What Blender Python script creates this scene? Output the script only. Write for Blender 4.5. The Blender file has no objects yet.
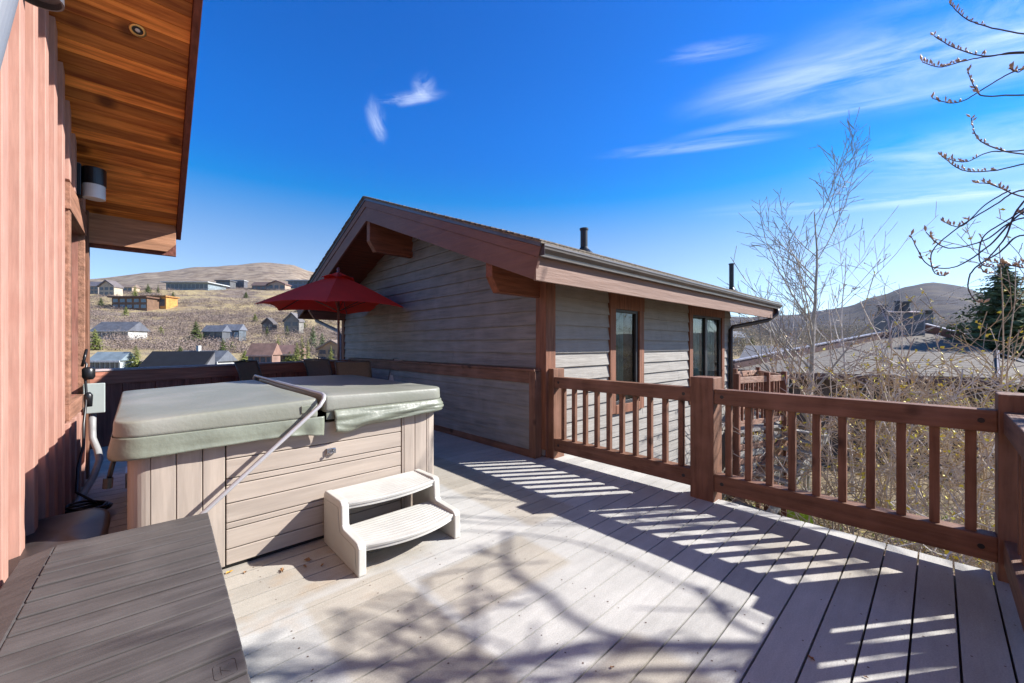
import bpy, math, random
from mathutils import Vector, Matrix, noise
C = bpy.context.scene.collection
PI = math.pi
# ---------------------------------------------------------------- camera, world, sun, exposure
TH = math.radians(43.2)            # deck axes against the camera axes
cam_d = bpy.data.cameras.new('camera'); cam = bpy.data.objects.new('camera', cam_d); C.objects.link(cam)
cam.location = (0, 0, 1.5); cam.rotation_euler = (PI/2, 0, -TH)
cam_d.sensor_width = 36; cam_d.lens = 400/1024*36; cam_d.shift_y = 3.5/1024
cam_d.clip_start = 0.05; cam_d.clip_end = 6000
bpy.context.scene.camera = cam
SUN_AZ = math.atan2(.823, -.5675)  # from +Y towards +X
SUN_EL = math.radians(34)
w = bpy.data.worlds.new('World'); bpy.context.scene.world = w; w.use_nodes = True
nt = w.node_tree; nt.nodes.clear()
def N(t, nt, **k):
    n = nt.nodes.new(t)
    for a, b in k.items(): setattr(n, a, b)
    return n
out = N('ShaderNodeOutputWorld', nt); bg = N('ShaderNodeBackground', nt)
sky = N('ShaderNodeTexSky', nt, sky_type='NISHITA', sun_disc=False)
sky.sun_elevation = SUN_EL; sky.sun_rotation = SUN_AZ
sky.altitude = 2200; sky.air_density = 1.0; sky.dust_density = 0.5; sky.ozone_density = 3.0
# thin cirrus, laid out by direction of the sky
tc = N('ShaderNodeTexCoord', nt)
def math_(op, a, b=None, nt=nt):
    m = N('ShaderNodeMath', nt, operation=op)
    for i, v in enumerate([a, b]):
        if v is None: continue
        if isinstance(v, (int, float)): m.inputs[i].default_value = v
        else: nt.links.new(v, m.inputs[i])
    return m.outputs[0]
sep = N('ShaderNodeSeparateXYZ', nt); nt.links.new(tc.outputs['Generated'], sep.inputs[0])
zc = math_('MAXIMUM', sep.outputs[2], 0.03)
# deeper, richer blue upwards; zenith above the view dimmed and paled to cut shadow fill
def mrange(v, a, b, c, d):
    m = N('ShaderNodeMapRange', nt, interpolation_type='SMOOTHSTEP'); nt.links.new(v, m.inputs[0])
    for i, q in enumerate((a, b, c, d)): m.inputs[i+1].default_value = q
    return m.outputs[0]
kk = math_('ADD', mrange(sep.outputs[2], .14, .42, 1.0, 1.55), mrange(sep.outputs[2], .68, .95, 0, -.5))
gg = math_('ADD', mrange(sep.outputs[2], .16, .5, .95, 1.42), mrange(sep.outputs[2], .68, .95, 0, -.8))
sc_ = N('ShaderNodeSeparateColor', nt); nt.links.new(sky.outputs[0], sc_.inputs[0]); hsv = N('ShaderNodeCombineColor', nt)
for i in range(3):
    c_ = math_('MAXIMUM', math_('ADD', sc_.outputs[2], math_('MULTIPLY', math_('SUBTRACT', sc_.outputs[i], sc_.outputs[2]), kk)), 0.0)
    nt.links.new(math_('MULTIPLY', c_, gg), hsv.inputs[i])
px_ = math_('DIVIDE', sep.outputs[0], zc); py_ = math_('DIVIDE', sep.outputs[1], zc)   # plane at cloud height
cmb = N('ShaderNodeCombineXYZ', nt); nt.links.new(px_, cmb.inputs[0]); nt.links.new(py_, cmb.inputs[1])
def cloud(center, rot, size, nscale, stretch, lo, hi, seed, amp):
    mp = N('ShaderNodeMapping', nt, vector_type='TEXTURE'); nt.links.new(cmb.outputs[0], mp.inputs[0])
    mp.inputs['Location'].default_value = (center[0], center[1], 0)
    mp.inputs['Rotation'].default_value = (0, 0, rot)
    mp.inputs['Scale'].default_value = (size[0], size[1], 1)
    ln = N('ShaderNodeVectorMath', nt, operation='LENGTH'); nt.links.new(mp.outputs[0], ln.inputs[0])
    fall = N('ShaderNodeMapRange', nt, interpolation_type='SMOOTHSTEP'); nt.links.new(ln.outputs['Value'], fall.inputs[0])
    fall.inputs[1].default_value = 0.15; fall.inputs[2].default_value = 1.0; fall.inputs[3].default_value = 1; fall.inputs[4].default_value = 0
    mp2 = N('ShaderNodeMapping', nt); nt.links.new(mp.outputs[0], mp2.inputs[0])
    mp2.inputs['Scale'].default_value = (size[0]*nscale/stretch, size[1]*nscale, 1); mp2.inputs['Location'].default_value = (seed, seed*.7, 0)
    no = N('ShaderNodeTexNoise', nt); nt.links.new(mp2.outputs[0], no.inputs[0])
    no.inputs['Scale'].default_value = 1; no.inputs['Detail'].default_value = 9; no.inputs['Roughness'].default_value = .62; no.inputs['Distortion'].default_value = .9
    mr = N('ShaderNodeMapRange', nt); nt.links.new(no.outputs[0], mr.inputs[0])
    mr.inputs[1].default_value = lo; mr.inputs[2].default_value = hi
    return math_('MULTIPLY', math_('MULTIPLY', fall.outputs[0], mr.outputs[0]), amp)
def skyp(px, py):                  # cloud-plane point seen in that direction from the deck
    r, u = (px-512)/400, (345-py)/400
    return ((r*math.cos(TH)+math.sin(TH))/u, (-r*math.sin(TH)+math.cos(TH))/u)
CL = [(skyp(377,122), 1.05, (.24,.055), 12, 2.6, .38, .72, 3.1, .42),
      (skyp(407,99), -1.0, (.20,.06), 12, 2.8, .40, .74, 7.7, .45),
      (skyp(424,88), 1.1, (.12,.06), 9, 1.5, .36, .72, 9.7, .4),
      (skyp(850,70), -1.2, (.70,.26), 4, 3, .38, .80, 8.3, .45),
      (skyp(985,45), -1.15, (.9,.5), 3.5, 3, .36, .78, 4.4, .6),
      (skyp(690,146), -1.0, (.55,.10), 6, 4, .34, .72, 1.7, .45),
      (skyp(820,112), -1.15, (.7,.10), 6, 4, .34, .76, 31.7, .4),
      (skyp(905,198), -1.0, (1.5,.30), 3, 5, .38, .74, 5.9, .7),
      (skyp(1000,150), -1.0, (1.0,.6), 3, 4, .42, .8, 15.9, .5),
      (skyp(715,50), -1.0, (.22,.07), 8, 4, .42, .75, 21.9, .4)]
tot = None
for c in CL:
    v = cloud(*c); tot = v if tot is None else math_('ADD', tot, v)
tot = math_('MINIMUM', tot, 0.85)
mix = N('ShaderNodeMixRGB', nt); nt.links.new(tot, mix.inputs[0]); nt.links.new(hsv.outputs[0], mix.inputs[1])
mix.inputs[2].default_value = (6.6, 7.3, 8.3, 1)
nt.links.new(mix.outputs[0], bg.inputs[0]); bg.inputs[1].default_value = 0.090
nt.links.new(bg.outputs[0], out.inputs[0])
sl = bpy.data.lights.new('sun', 'SUN'); sun = bpy.data.objects.new('sun', sl); C.objects.link(sun)
sl.energy = 5.0; sl.angle = math.radians(.53); sl.color = (1, .965, .92)
sdir = Vector((math.sin(SUN_AZ)*math.cos(SUN_EL), math.cos(SUN_AZ)*math.cos(SUN_EL), math.sin(SUN_EL)))
sun.rotation_euler = sdir.to_track_quat('Z', 'Y').to_euler(); sun.location = sdir*50
vs = bpy.context.scene.view_settings
vs.view_transform = 'Standard'; vs.look = 'None'; vs.gamma = 1; vs.exposure = 1.12
bpy.context.scene.cycles.max_bounces = 8

# ---------------------------------------------------------------- helpers
def W(X, Y, z=0):                   # point X metres right of and Y metres ahead of the viewpoint
    return Vector((X*math.cos(TH)+Y*math.sin(TH), -X*math.sin(TH)+Y*math.cos(TH), z))
def at(px, py, Y): return W((px-512)/400*Y, Y, 1.5+(345-py)/400*Y)
rnd = random.Random(7)
def tag(o, label=None, cat=None, group=None, kind=None):
    if label: o['label'] = label
    if cat: o['category'] = cat
    if group: o['group'] = group
    if kind: o['kind'] = kind
    return o
def thing(name, label, cat, loc=(0,0,0), rz=0, group=None):
    o = bpy.data.objects.new(name, None); C.objects.link(o); o.location = loc; o.rotation_euler = (0,0,rz)
    o.empty_display_size = .2
    return tag(o, label, cat, group)
HOUSE = []
def root(o):
    while o.parent: o = o.parent
    return o
class MB:
    def __init__(s): s.v = []; s.f = []; s.m = []; s.cur = 0
    def box(s, x0, x1, y0, y1, z0, z1):
        b = len(s.v)
        s.v += [(x,y,z) for z in (z0,z1) for y in (y0,y1) for x in (x0,x1)]
        for q in ((0,2,3,1),(4,5,7,6),(0,1,5,4),(2,6,7,3),(0,4,6,2),(1,3,7,5)): s.face([b+i for i in q])
        return s
    def face(s, idx): s.f.append(tuple(idx)); s.m.append(s.cur)
    def poly(s, pts):
        b = len(s.v); s.v += [tuple(p) for p in pts]; s.face(range(b, b+len(pts))); return s
    def prism(s, pts, ext):          # polygon swept by vector ext
        b = len(s.v); n = len(pts); e = Vector(ext)
        s.v += [tuple(p) for p in pts] + [tuple(Vector(p)+e) for p in pts]
        s.face(range(b+n-1, b-1, -1)); s.face(range(b+n, b+2*n))
        for i in range(n): s.face((b+i, b+(i+1)%n, b+n+(i+1)%n, b+n+i))
        return s
    def beam(s, a, b_, wd, ht, up=(0,0,1)):
        a, b_ = Vector(a), Vector(b_); d = (b_-a).normalized(); sd = d.cross(Vector(up)).normalized(); u = sd.cross(d)
        pts = [a+sd*wd/2*i+u*ht/2*j for i, j in ((-1,-1),(1,-1),(1,1),(-1,1))]
        return s.prism(pts, b_-a)
    def tube(s, pts, r, n=6, cap=True):
        pts = [Vector(p) for p in pts]
        rs = r if isinstance(r, (list, tuple)) else [r]*len(pts)
        b = len(s.v); ref = None
        for i, p in enumerate(pts):
            d = (pts[min(i+1, len(pts)-1)]-pts[max(i-1, 0)])
            if d.length < 1e-9: d = Vector((0,0,1))
            d.normalize()
            if ref is None: ref = Vector((1,0,0)) if abs(d.x) < .8 else Vector((0,1,0))
            sd = (ref - d*ref.dot(d)).normalized(); ref = sd; u = d.cross(sd)
            for k in range(n):
                a = 2*PI*k/n; s.v.append(tuple(p+(sd*math.cos(a)+u*math.sin(a))*rs[i]))
        for i in range(len(pts)-1):
            for k in range(n):
                s.face((b+i*n+k, b+i*n+(k+1)%n, b+(i+1)*n+(k+1)%n, b+(i+1)*n+k))
        if cap:
            s.face(range(b+n-1, b-1, -1)); e = b+(len(pts)-1)*n; s.face(range(e, e+n))
        return s
    def lathe(s, c, prof, n=24, axis='z'):
        b = len(s.v); c = Vector(c)
        for r, h in prof:
            for k in range(n):
                a = 2*PI*k/n; v = (r*math.cos(a), r*math.sin(a), h)
                if axis == 'y': v = (v[0], v[2], v[1])
                if axis == 'x': v = (v[2], v[0], v[1])
                s.v.append(tuple(c+Vector(v)))
        for i in range(len(prof)-1):
            for k in range(n): s.face((b+i*n+k, b+i*n+(k+1)%n, b+(i+1)*n+(k+1)%n, b+(i+1)*n+k))
        return s
    def build(s, name, mat, parent=None, bevel=0, smooth=False, local=False, seg=2):
        off = Vector((0,0,0))
        if parent and not local: off = root(parent).location
        me = bpy.data.meshes.new(name)
        me.from_pydata([(v[0]-off[0], v[1]-off[1], v[2]-off[2]) for v in s.v], [], s.f)
        mats = mat if isinstance(mat, (list, tuple)) else [mat]
        for m in mats: me.materials.append(m)
        if len(mats) > 1: me.polygons.foreach_set('material_index', s.m)
        if smooth: me.polygons.foreach_set('use_smooth', [True]*len(me.polygons))
        me.update(); me.validate()
        o = bpy.data.objects.new(name, me); C.objects.link(o)
        if parent: o.parent = parent
        if bevel:
            b = o.modifiers.new('bevel', 'BEVEL'); b.width = bevel; b.segments = seg; b.limit_method = 'ANGLE'; b.angle_limit = math.radians(40)
            if smooth: b.harden_normals = False
        return o
def copy_thing(o, parent=None):
    c = o.copy(); C.objects.link(c)
    if parent: c.parent = parent
    for ch in list(o.children): copy_thing(ch, c)
    return c
# ---------------------------------------------------------------- materials
def mat(name, col, rough=.7, var=.25, scale=4., stretch=(1,1,1), bump=.15, bscale=None, col2=None, spec=.4, detail=6, metal=0, knots=False, wear=None):
    m = bpy.data.materials.new(name); m.use_nodes = True; t = m.node_tree
    b = t.nodes['Principled BSDF']; b.inputs['Roughness'].default_value = rough; b.inputs['Metallic'].default_value = metal
    b.inputs['Specular IOR Level'].default_value = spec
    tcn = N('ShaderNodeTexCoord', t); mp = N('ShaderNodeMapping', t); t.links.new(tcn.outputs['Object'], mp.inputs[0])
    mp.inputs['Scale'].default_value = stretch
    no = N('ShaderNodeTexNoise', t); t.links.new(mp.outputs[0], no.inputs[0]); no.inputs['Scale'].default_value = scale
    no.inputs['Detail'].default_value = detail; no.inputs['Roughness'].default_value = .6
    rp = N('ShaderNodeValToRGB', t); t.links.new(no.outputs[0], rp.inputs[0])
    c2 = col2 or tuple(min(1, c*(1+var)) for c in col); c1 = col if col2 else tuple(c*(1-var) for c in col)
    rp.color_ramp.elements[0].position = .32; rp.color_ramp.elements[1].position = .68
    rp.color_ramp.elements[0].color = (*c1, 1); rp.color_ramp.elements[1].color = (*c2, 1)
    colout = rp.outputs[0]
    if wear:                          # slow patches of faded or stained finish
        n3 = N('ShaderNodeTexNoise', t); t.links.new(tcn.outputs['Object'], n3.inputs[0]); n3.inputs['Scale'].default_value = wear[1]; n3.inputs['Detail'].default_value = 5
        r3 = N('ShaderNodeMapRange', t); t.links.new(n3.outputs[0], r3.inputs[0]); r3.inputs[1].default_value = .45; r3.inputs[2].default_value = .75
        mx = N('ShaderNodeMixRGB', t); t.links.new(math_('MULTIPLY', r3.outputs[0], wear[2], t), mx.inputs[0]); t.links.new(colout, mx.inputs[1]); mx.inputs[2].default_value = (*wear[0], 1)
        colout = mx.outputs[0]
    if knots:
        vo = N('ShaderNodeTexVoronoi', t); t.links.new(tcn.outputs['Object'], vo.inputs[0]); vo.inputs['Scale'].default_value = 3.2
        r4 = N('ShaderNodeMapRange', t); t.links.new(vo.outputs['Distance'], r4.inputs[0]); r4.inputs[1].default_value = knots if isinstance(knots, float) else .05; r4.inputs[2].default_value = .13 if knots is True else knots*2.2; r4.inputs[3].default_value = .8; r4.inputs[4].default_value = 0
        mx = N('ShaderNodeMixRGB', t); t.links.new(r4.outputs[0], mx.inputs[0]); t.links.new(colout, mx.inputs[1]); mx.inputs[2].default_value = (*[c*.25 for c in col], 1)
        colout = mx.outputs[0]
    t.links.new(colout, b.inputs['Base Color'])
    if bump:
        n2 = no
        if bscale:
            n2 = N('ShaderNodeTexNoise', t); t.links.new(mp.outputs[0], n2.inputs[0]); n2.inputs['Scale'].default_value = bscale; n2.inputs['Detail'].default_value = 5
        bp = N('ShaderNodeBump', t); bp.inputs['Strength'].default_value = bump; bp.inputs['Distance'].default_value = .02
        t.links.new(n2.outputs[0], bp.inputs['Height']); t.links.new(bp.outputs[0], b.inputs['Normal'])
    return m
def wood(name, col, axis, **k):
    st = {'x': (.12,1.6,1.6), 'y': (1.6,.12,1.6), 'z': (1.6,1.6,.12)}[axis]
    kk = dict(rough=.65, var=.34, scale=14, stretch=st, bump=.5, spec=.3); kk.update(k)
    return mat(name, col, **kk)
RB = (.160,.078,.047)
REDX = wood('stained_wood_x', RB, 'x', wear=((.27,.14,.095), 4, .6), knots=.09); REDY = wood('stained_wood_y', RB, 'y', wear=((.27,.14,.095), 4, .6), knots=.09); REDZ = wood('stained_wood_z', RB, 'z', wear=((.27,.14,.095), 4, .6), knots=.09)
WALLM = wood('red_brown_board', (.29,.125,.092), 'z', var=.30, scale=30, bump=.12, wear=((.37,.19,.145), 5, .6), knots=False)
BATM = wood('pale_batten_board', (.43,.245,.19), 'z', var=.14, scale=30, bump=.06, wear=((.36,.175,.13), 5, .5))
CEDAR = wood('cedar_x', (.34,.085,.014), 'x', col2=(.86,.33,.07), bump=.1, rough=.4, knots=.14)
SIDX = wood('lit_grey_siding_x', (.265,.247,.222), 'x', var=.12, wear=((.33,.31,.28), 3, .7)); SIDY = wood('shaded_grey_siding_y', (.205,.197,.185), 'y', var=.22, wear=((.27,.262,.25), 3, .7))  # sun and shade put into colour: side wall paler, gable and knee wall darker
BLACK = mat('black_metal', (.012,.012,.014), rough=.35, var=.1, bump=0, spec=.5)
BRONZE = mat('dark_bronze_metal', (.045,.034,.030), rough=.35, var=.15, bump=.03)
ALU = mat('brushed_aluminium', (.55,.56,.56), rough=.38, var=.06, bump=.02, metal=.6)
PLW = mat('light_grey_plastic', (.50,.485,.44), rough=.5, var=.06, scale=8, bump=.06, bscale=90)
# ---------------------------------------------------------------- terrain
D = [0, 14, 40, 90, 150, 220, 320, 450, 520, 600, 700, 1000, 1400, 2000]
# rows: screen-direction px -> height of the slope seen at each distance, as degrees-free slopes (345-py)/400
LEFT = [None, None, None, 368, 353, 336, 316, 299, 294, 291, 292, None, None, 300]
RIGHT = [None, None, None, 365, 354, 346, 338, 331, 328, 325, 322, None, None, 318]
RIDGE = [(-400,300),(60,284),(91,279),(150,273),(200,268),(235,265),(262,263),(290,265),(312,272),(345,281),(400,290),(500,298),(600,306),(700,316),(740,317),(800,314),(850,306),(880,296),(905,287),(930,283),(960,286),(985,295),(1010,304),(1060,312),(1200,316),(1600,318)]
def lerp_tab(tab, x):
    if x <= tab[0][0]: return tab[0][1]
    for (a, b), (c, d) in zip(tab, tab[1:]):
        if x <= c:
            t = (x-a)/(c-a); t = t*t*(3-2*t)*.5+t*.5
            return b+(d-b)*t
    return tab[-1][1]
def terr(x, y):
    X = x*math.cos(TH)-y*math.sin(TH); Y = x*math.sin(TH)+y*math.cos(TH)
    d = math.hypot(X, Y); ang = math.atan2(X, Y)
    back = max(0, (abs(ang)-1.1)/(PI-1.1)); a2 = max(-1.15, min(1.15, ang)); r = math.tan(a2); px = 512+400*r; cs = math.cos(a2)
    wl = max(0, min(1, (640-px)/250)); wl = wl*wl*(3-2*wl)
    rid = lerp_tab(RIDGE, px)
    hs = []
    for i, dd in enumerate(D):
        if i == 0: h = -3.8
        elif i == 1: h = -3.9
        elif i == 2: h = -6.2*wl-5.0*(1-wl)
        else:
            pyl = LEFT[i]; pyr = RIGHT[i]
            if i == 12: py = rid
            elif i == 11: py = rid+11
            elif i == 13: py = rid+45
            else: py = pyl*wl+pyr*(1-wl)
            if 3 <= i <= 10: py = max(py, rid+4)
            h = 1.5+(345-py)/400*cs*dd
        hs.append((dd, h))
    if d >= D[-1]: return hs[-1][1]
    h = lerp_tab(hs, d)
    k = min(1, max(0, (d-40)/120))
    h += k*(noise.noise(Vector((x*.012, y*.012, 0)))*3+noise.noise(Vector((x*.04, y*.04, 3)))*.9)*(min(1.6, d/300))
    return h*(1-back*.7) - 3*back*.7
def build_ground():
    mb = MB(); NA = 420; rings = [0]; r = 2.0
    while r < 2300: rings.append(r); r *= 1.045 if r > 12 else 1.25
    rings.append(2420)
    # angles denser in front
    angs = []
    for k in range(NA):
        u = k/NA*2-1; angs.append(PI*(.45*u+.55*u**3))
    fa = math.pi/2-TH     # forward direction in world axes
    mb.v.append((0, 0, terr(.01, .01)))
    for r in rings[1:]:
        for a in angs:
            wa = PI/2-(a+TH)          # a measured clockwise from forward
            x, y = r*math.cos(wa), r*math.sin(wa)
            mb.v.append((x, y, terr(x, y)))
    for k in range(NA): mb.face((0, 1+(k+1)%NA, 1+k))
    for i in range(len(rings)-2):
        for k in range(NA):
            a = 1+i*NA; b = a+NA
            mb.face((a+k, a+(k+1)%NA, b+(k+1)%NA, b+k))
    m = bpy.data.materials.new('dry_hillside'); m.use_nodes = True; t = m.node_tree; b = t.nodes['Principled BSDF']
    b.inputs['Roughness'].default_value = .95; b.inputs['Specular IOR Level'].default_value = .1
    tcn = N('ShaderNodeTexCoord', t)
    def nz(s, d=6, st=(1,1,1)):
        mp = N('ShaderNodeMapping', t); t.links.new(tcn.outputs['Object'], mp.inputs[0]); mp.inputs['Scale'].default_value = st
        n = N('ShaderNodeTexNoise', t); t.links.new(mp.outputs[0], n.inputs[0]); n.inputs['Scale'].default_value = s; n.inputs['Detail'].default_value = d; n.inputs['Roughness'].default_value = .65
        return n.outputs[0]
    def ramp(v, p0, c0, p1, c1):
        r_ = N('ShaderNodeValToRGB', t); t.links.new(v, r_.inputs[0]); r_.color_ramp.elements[0].position = p0; r_.color_ramp.elements[1].position = p1
        r_.color_ramp.elements[0].color = (*c0, 1); r_.color_ramp.elements[1].color = (*c1, 1); return r_.outputs[0]
    grass = ramp(nz(.35), .35, (.30,.225,.11), .65, (.42,.34,.20))
    brush = ramp(nz(.16, 10), .38, (.13,.095,.075), .62, (.27,.215,.17))
    m1 = N('ShaderNodeMixRGB', t); mk = N('ShaderNodeMapRange', t); t.links.new(nz(.018, 8), mk.inputs[0]); mk.inputs[1].default_value = .47; mk.inputs[2].default_value = .58
    t.links.new(mk.outputs[0], m1.inputs[0]); t.links.new(grass, m1.inputs[1]); t.links.new(brush, m1.inputs[2])
    # leaf litter near the houses
    litter = ramp(nz(9, 8), .35, (.10,.075,.045), .62, (.26,.20,.12))
    ln = N('ShaderNodeVectorMath', t, operation='LENGTH'); t.links.new(tcn.outputs['Object'], ln.inputs[0])
    mk2 = N('ShaderNodeMapRange', t); t.links.new(ln.outputs['Value'], mk2.inputs[0]); mk2.inputs[1].default_value = 25; mk2.inputs[2].default_value = 60
    far = N('ShaderNodeMapRange', t); t.links.new(ln.outputs['Value'], far.inputs[0]); far.inputs[1].default_value = 620; far.inputs[2].default_value = 800
    m3 = N('ShaderNodeMixRGB', t); t.links.new(math_('MULTIPLY', far.outputs[0], .9, t), m3.inputs[0]); t.links.new(m1.outputs[0], m3.inputs[1])
    t.links.new(ramp(nz(.045, 12), .40, (.15,.11,.085), .60, (.33,.265,.20)), m3.inputs[2])
    # wooded hill on the right, its backlit shade and haze put into darker colour
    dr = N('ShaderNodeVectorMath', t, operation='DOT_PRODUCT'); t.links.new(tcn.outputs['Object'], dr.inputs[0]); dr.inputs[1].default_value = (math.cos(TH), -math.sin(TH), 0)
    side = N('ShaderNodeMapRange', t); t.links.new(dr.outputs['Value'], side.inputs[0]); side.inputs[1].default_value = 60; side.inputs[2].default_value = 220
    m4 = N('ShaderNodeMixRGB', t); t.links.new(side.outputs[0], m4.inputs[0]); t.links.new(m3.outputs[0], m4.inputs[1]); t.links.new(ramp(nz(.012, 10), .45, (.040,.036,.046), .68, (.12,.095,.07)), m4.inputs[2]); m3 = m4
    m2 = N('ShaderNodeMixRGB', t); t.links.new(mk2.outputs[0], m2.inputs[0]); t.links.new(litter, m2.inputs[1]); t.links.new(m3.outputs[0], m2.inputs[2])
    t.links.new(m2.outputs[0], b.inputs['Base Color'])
    bp = N('ShaderNodeBump', t); bp.inputs['Strength'].default_value = .8; bp.inputs['Distance'].default_value = 1.5; t.links.new(nz(.25, 8), bp.inputs['Height']); t.links.new(bp.outputs[0], b.inputs['Normal'])
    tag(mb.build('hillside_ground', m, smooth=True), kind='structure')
build_ground()

# ---------------------------------------------------------------- deck boards
def deck_material():
    m = mat('weathered_deck_board', (.435,.425,.40), rough=.75, var=.07, scale=9, stretch=(.25,2,1), bump=.12, bscale=60, spec=.25)
    t = m.node_tree; b = t.nodes['Principled BSDF']; src = b.inputs['Base Color'].links[0].from_socket
    geo = N('ShaderNodeTexCoord', t); sp = N('ShaderNodeSeparateXYZ', t); 
    dn = N('ShaderNodeTexNoise', t); t.links.new(geo.outputs['Object'], dn.inputs[0]); dn.inputs['Scale'].default_value = 6; dn.inputs['Detail'].default_value = 4
    vm = N('ShaderNodeVectorMath', t, operation='MULTIPLY_ADD'); t.links.new(dn.outputs['Color'], vm.inputs[0]); vm.inputs[1].default_value = (.05,.05,0); t.links.new(geo.outputs['Object'], vm.inputs[2])
    t.links.new(vm.outputs[0], sp.inputs[0])
    def edge(v, lo, hi, soft=.03):
        a = N('ShaderNodeMapRange', t); t.links.new(v, a.inputs[0]); a.inputs[1].default_value = lo+.025-soft; a.inputs[2].default_value = lo+.025+soft
        c = N('ShaderNodeMapRange', t); t.links.new(v, c.inputs[0]); c.inputs[1].default_value = hi+.025-soft; c.inputs[2].default_value = hi+.025+soft; c.inputs[3].default_value = 1; c.inputs[4].default_value = 0
        return math_('MULTIPLY', a.outputs[0], c.outputs[0], t)
    def rect(x0, x1, y0, y1, s=.03): return math_('MULTIPLY', edge(sp.outputs[0], x0, x1, s), edge(sp.outputs[1], y0, y1, s), t)
    tan = rect(.70, 1.25, -2, 2.52, .02)
    for q in ((1.31, 2.20, 1.74, 2.27, .03), (2.38, 2.95, 2.3, 5.6, .03), (1.31, 1.9, -2, 1.1, .04), (.2,1.6,2.55,3.4,.08), (3.2,3.8,-2,1.0,.2)): tan = math_('MAXIMUM', tan, rect(*q), t)
    big = N('ShaderNodeTexNoise', t); t.links.new(geo.outputs['Object'], big.inputs[0]); big.inputs['Scale'].default_value = 1.3; big.inputs['Detail'].default_value = 5
    tan = math_('MULTIPLY', tan, math_('ADD', math_('MULTIPLY', big.outputs[0], .5, t), .68, t), t)
    mx = N('ShaderNodeMixRGB', t, blend_type='MULTIPLY'); t.links.new(tan, mx.inputs[0]); t.links.new(src, mx.inputs[1]); mx.inputs[2].default_value = (.86,.80,.715,1)
    # rusty water stains below the tub
    rs = N('ShaderNodeTexNoise', t); t.links.new(geo.outputs['Object'], rs.inputs[0]); rs.inputs['Scale'].default_value = 3.5; rs.inputs['Detail'].default_value = 3
    rr = N('ShaderNodeMapRange', t); t.links.new(rs.outputs[0], rr.inputs[0]); rr.inputs[1].default_value = .52; rr.inputs[2].default_value = .62
    mx2 = N('ShaderNodeMixRGB', t, blend_type='MULTIPLY'); t.links.new(math_('MULTIPLY', math_('MULTIPLY', rr.outputs[0], rect(.3,1.5,2.3,3.2,.12), t), .35, t), mx2.inputs[0]); t.links.new(mx.outputs[0], mx2.inputs[1]); mx2.inputs[2].default_value = (.92,.70,.50,1)
    # dirt speckle and grime blotches
    sk = N('ShaderNodeTexNoise', t); t.links.new(geo.outputs['Object'], sk.inputs[0]); sk.inputs['Scale'].default_value = 140; sk.inputs['Detail'].default_value = 2
    sr = N('ShaderNodeMapRange', t); t.links.new(sk.outputs[0], sr.inputs[0]); sr.inputs[1].default_value = .35; sr.inputs[2].default_value = .65; sr.inputs[3].default_value = .88; sr.inputs[4].default_value = 1.08
    g2 = N('ShaderNodeTexNoise', t); t.links.new(geo.outputs['Object'], g2.inputs[0]); g2.inputs['Scale'].default_value = 2.2; g2.inputs['Detail'].default_value = 9; g2.inputs['Roughness'].default_value = .7
    gr = N('ShaderNodeMapRange', t); t.links.new(g2.outputs[0], gr.inputs[0]); gr.inputs[1].default_value = .3; gr.inputs[2].default_value = .7; gr.inputs[3].default_value = .86; gr.inputs[4].default_value = 1.1
    hv = N('ShaderNodeHueSaturation', t); t.links.new(mx2.outputs[0], hv.inputs['Color']); t.links.new(math_('MULTIPLY', sr.outputs[0], gr.outputs[0], t), hv.inputs['Value'])
    # every board a slightly different tone
    bi = math_('FLOOR', math_('DIVIDE', math_('SUBTRACT', N_sep(t, geo), .0956, t), .1687, t), None, t)
    wn = N('ShaderNodeTexWhiteNoise', t, noise_dimensions='1D'); t.links.new(bi, wn.inputs['W'])
    br = N('ShaderNodeMapRange', t); t.links.new(wn.outputs['Value'], br.inputs[0]); br.inputs[3].default_value = .90; br.inputs[4].default_value = 1.06
    h2 = N('ShaderNodeHueSaturation', t); t.links.new(hv.outputs[0], h2.inputs['Color']); t.links.new(br.outputs[0], h2.inputs['Value'])
    t.links.new(h2.outputs[0], b.inputs['Base Color'])
    return m
def N_sep(t, geo):
    s = N('ShaderNodeSeparateXYZ', t); t.links.new(geo.outputs['Object'], s.inputs[0]); return s.outputs[1]
DECKM = deck_material()
def build_deck():
    mb = MB(); pitch = .1687; g = .010
    k0 = int((-.62-.0956)/pitch)-1
    y = .0956+k0*pitch
    while y < 10.4:
        x1 = 4.13 if y < 1.55 or y > 3.6 else 4.42
        if y > 3.75: x1 = 3.97
        x0 = -.9 if y < 8 else -1.2
        mb.box(x0, x1, y+g/2, y+pitch-g/2, -.03, 0)
        y += pitch
    rim = MB()
    mb.cur = 0
    o = mb.build('deck', DECKM); tag(o, kind='structure')
    # screws: part of the same floor, tiny dark heads over the joists
    sc = MB(); r = random.Random(3)
    yy = .0956+k0*pitch
    while yy < 9:
        for jx in [i*.47+.12 for i in range(-1, 9)]:
            for off in (.035, pitch-.035):
                if r.random() < .25: continue
                cx, cy, rr = jx+r.uniform(-.02,.02), yy+off+r.uniform(-.01,.01), r.uniform(.0035,.0055)
                sc.poly([(cx+rr*math.cos(a*PI/3), cy+rr*math.sin(a*PI/3), .0012) for a in range(6)])
        yy += pitch
    s = sc.build('deck_screws', mat('rusty_screw', (.10,.06,.045), rough=.6, bump=0)); tag(s, kind='structure')
    f = MB(); f.box(-.9, 4.10, -.62, 10.3, -.28, -.075)
    f2 = f.build('deck_joists', wood('joist_wood', (.12,.065,.045), 'x'))
    tag(f2, kind='structure')
build_deck()
m = MB()
for px_, py_2 in ((4.0,-.4),(4.0,1.57),(4.0,3.5),(.2,-.4),(2,-.4),(2.2,9.4),(3.8,6.5)):
    pass

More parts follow.
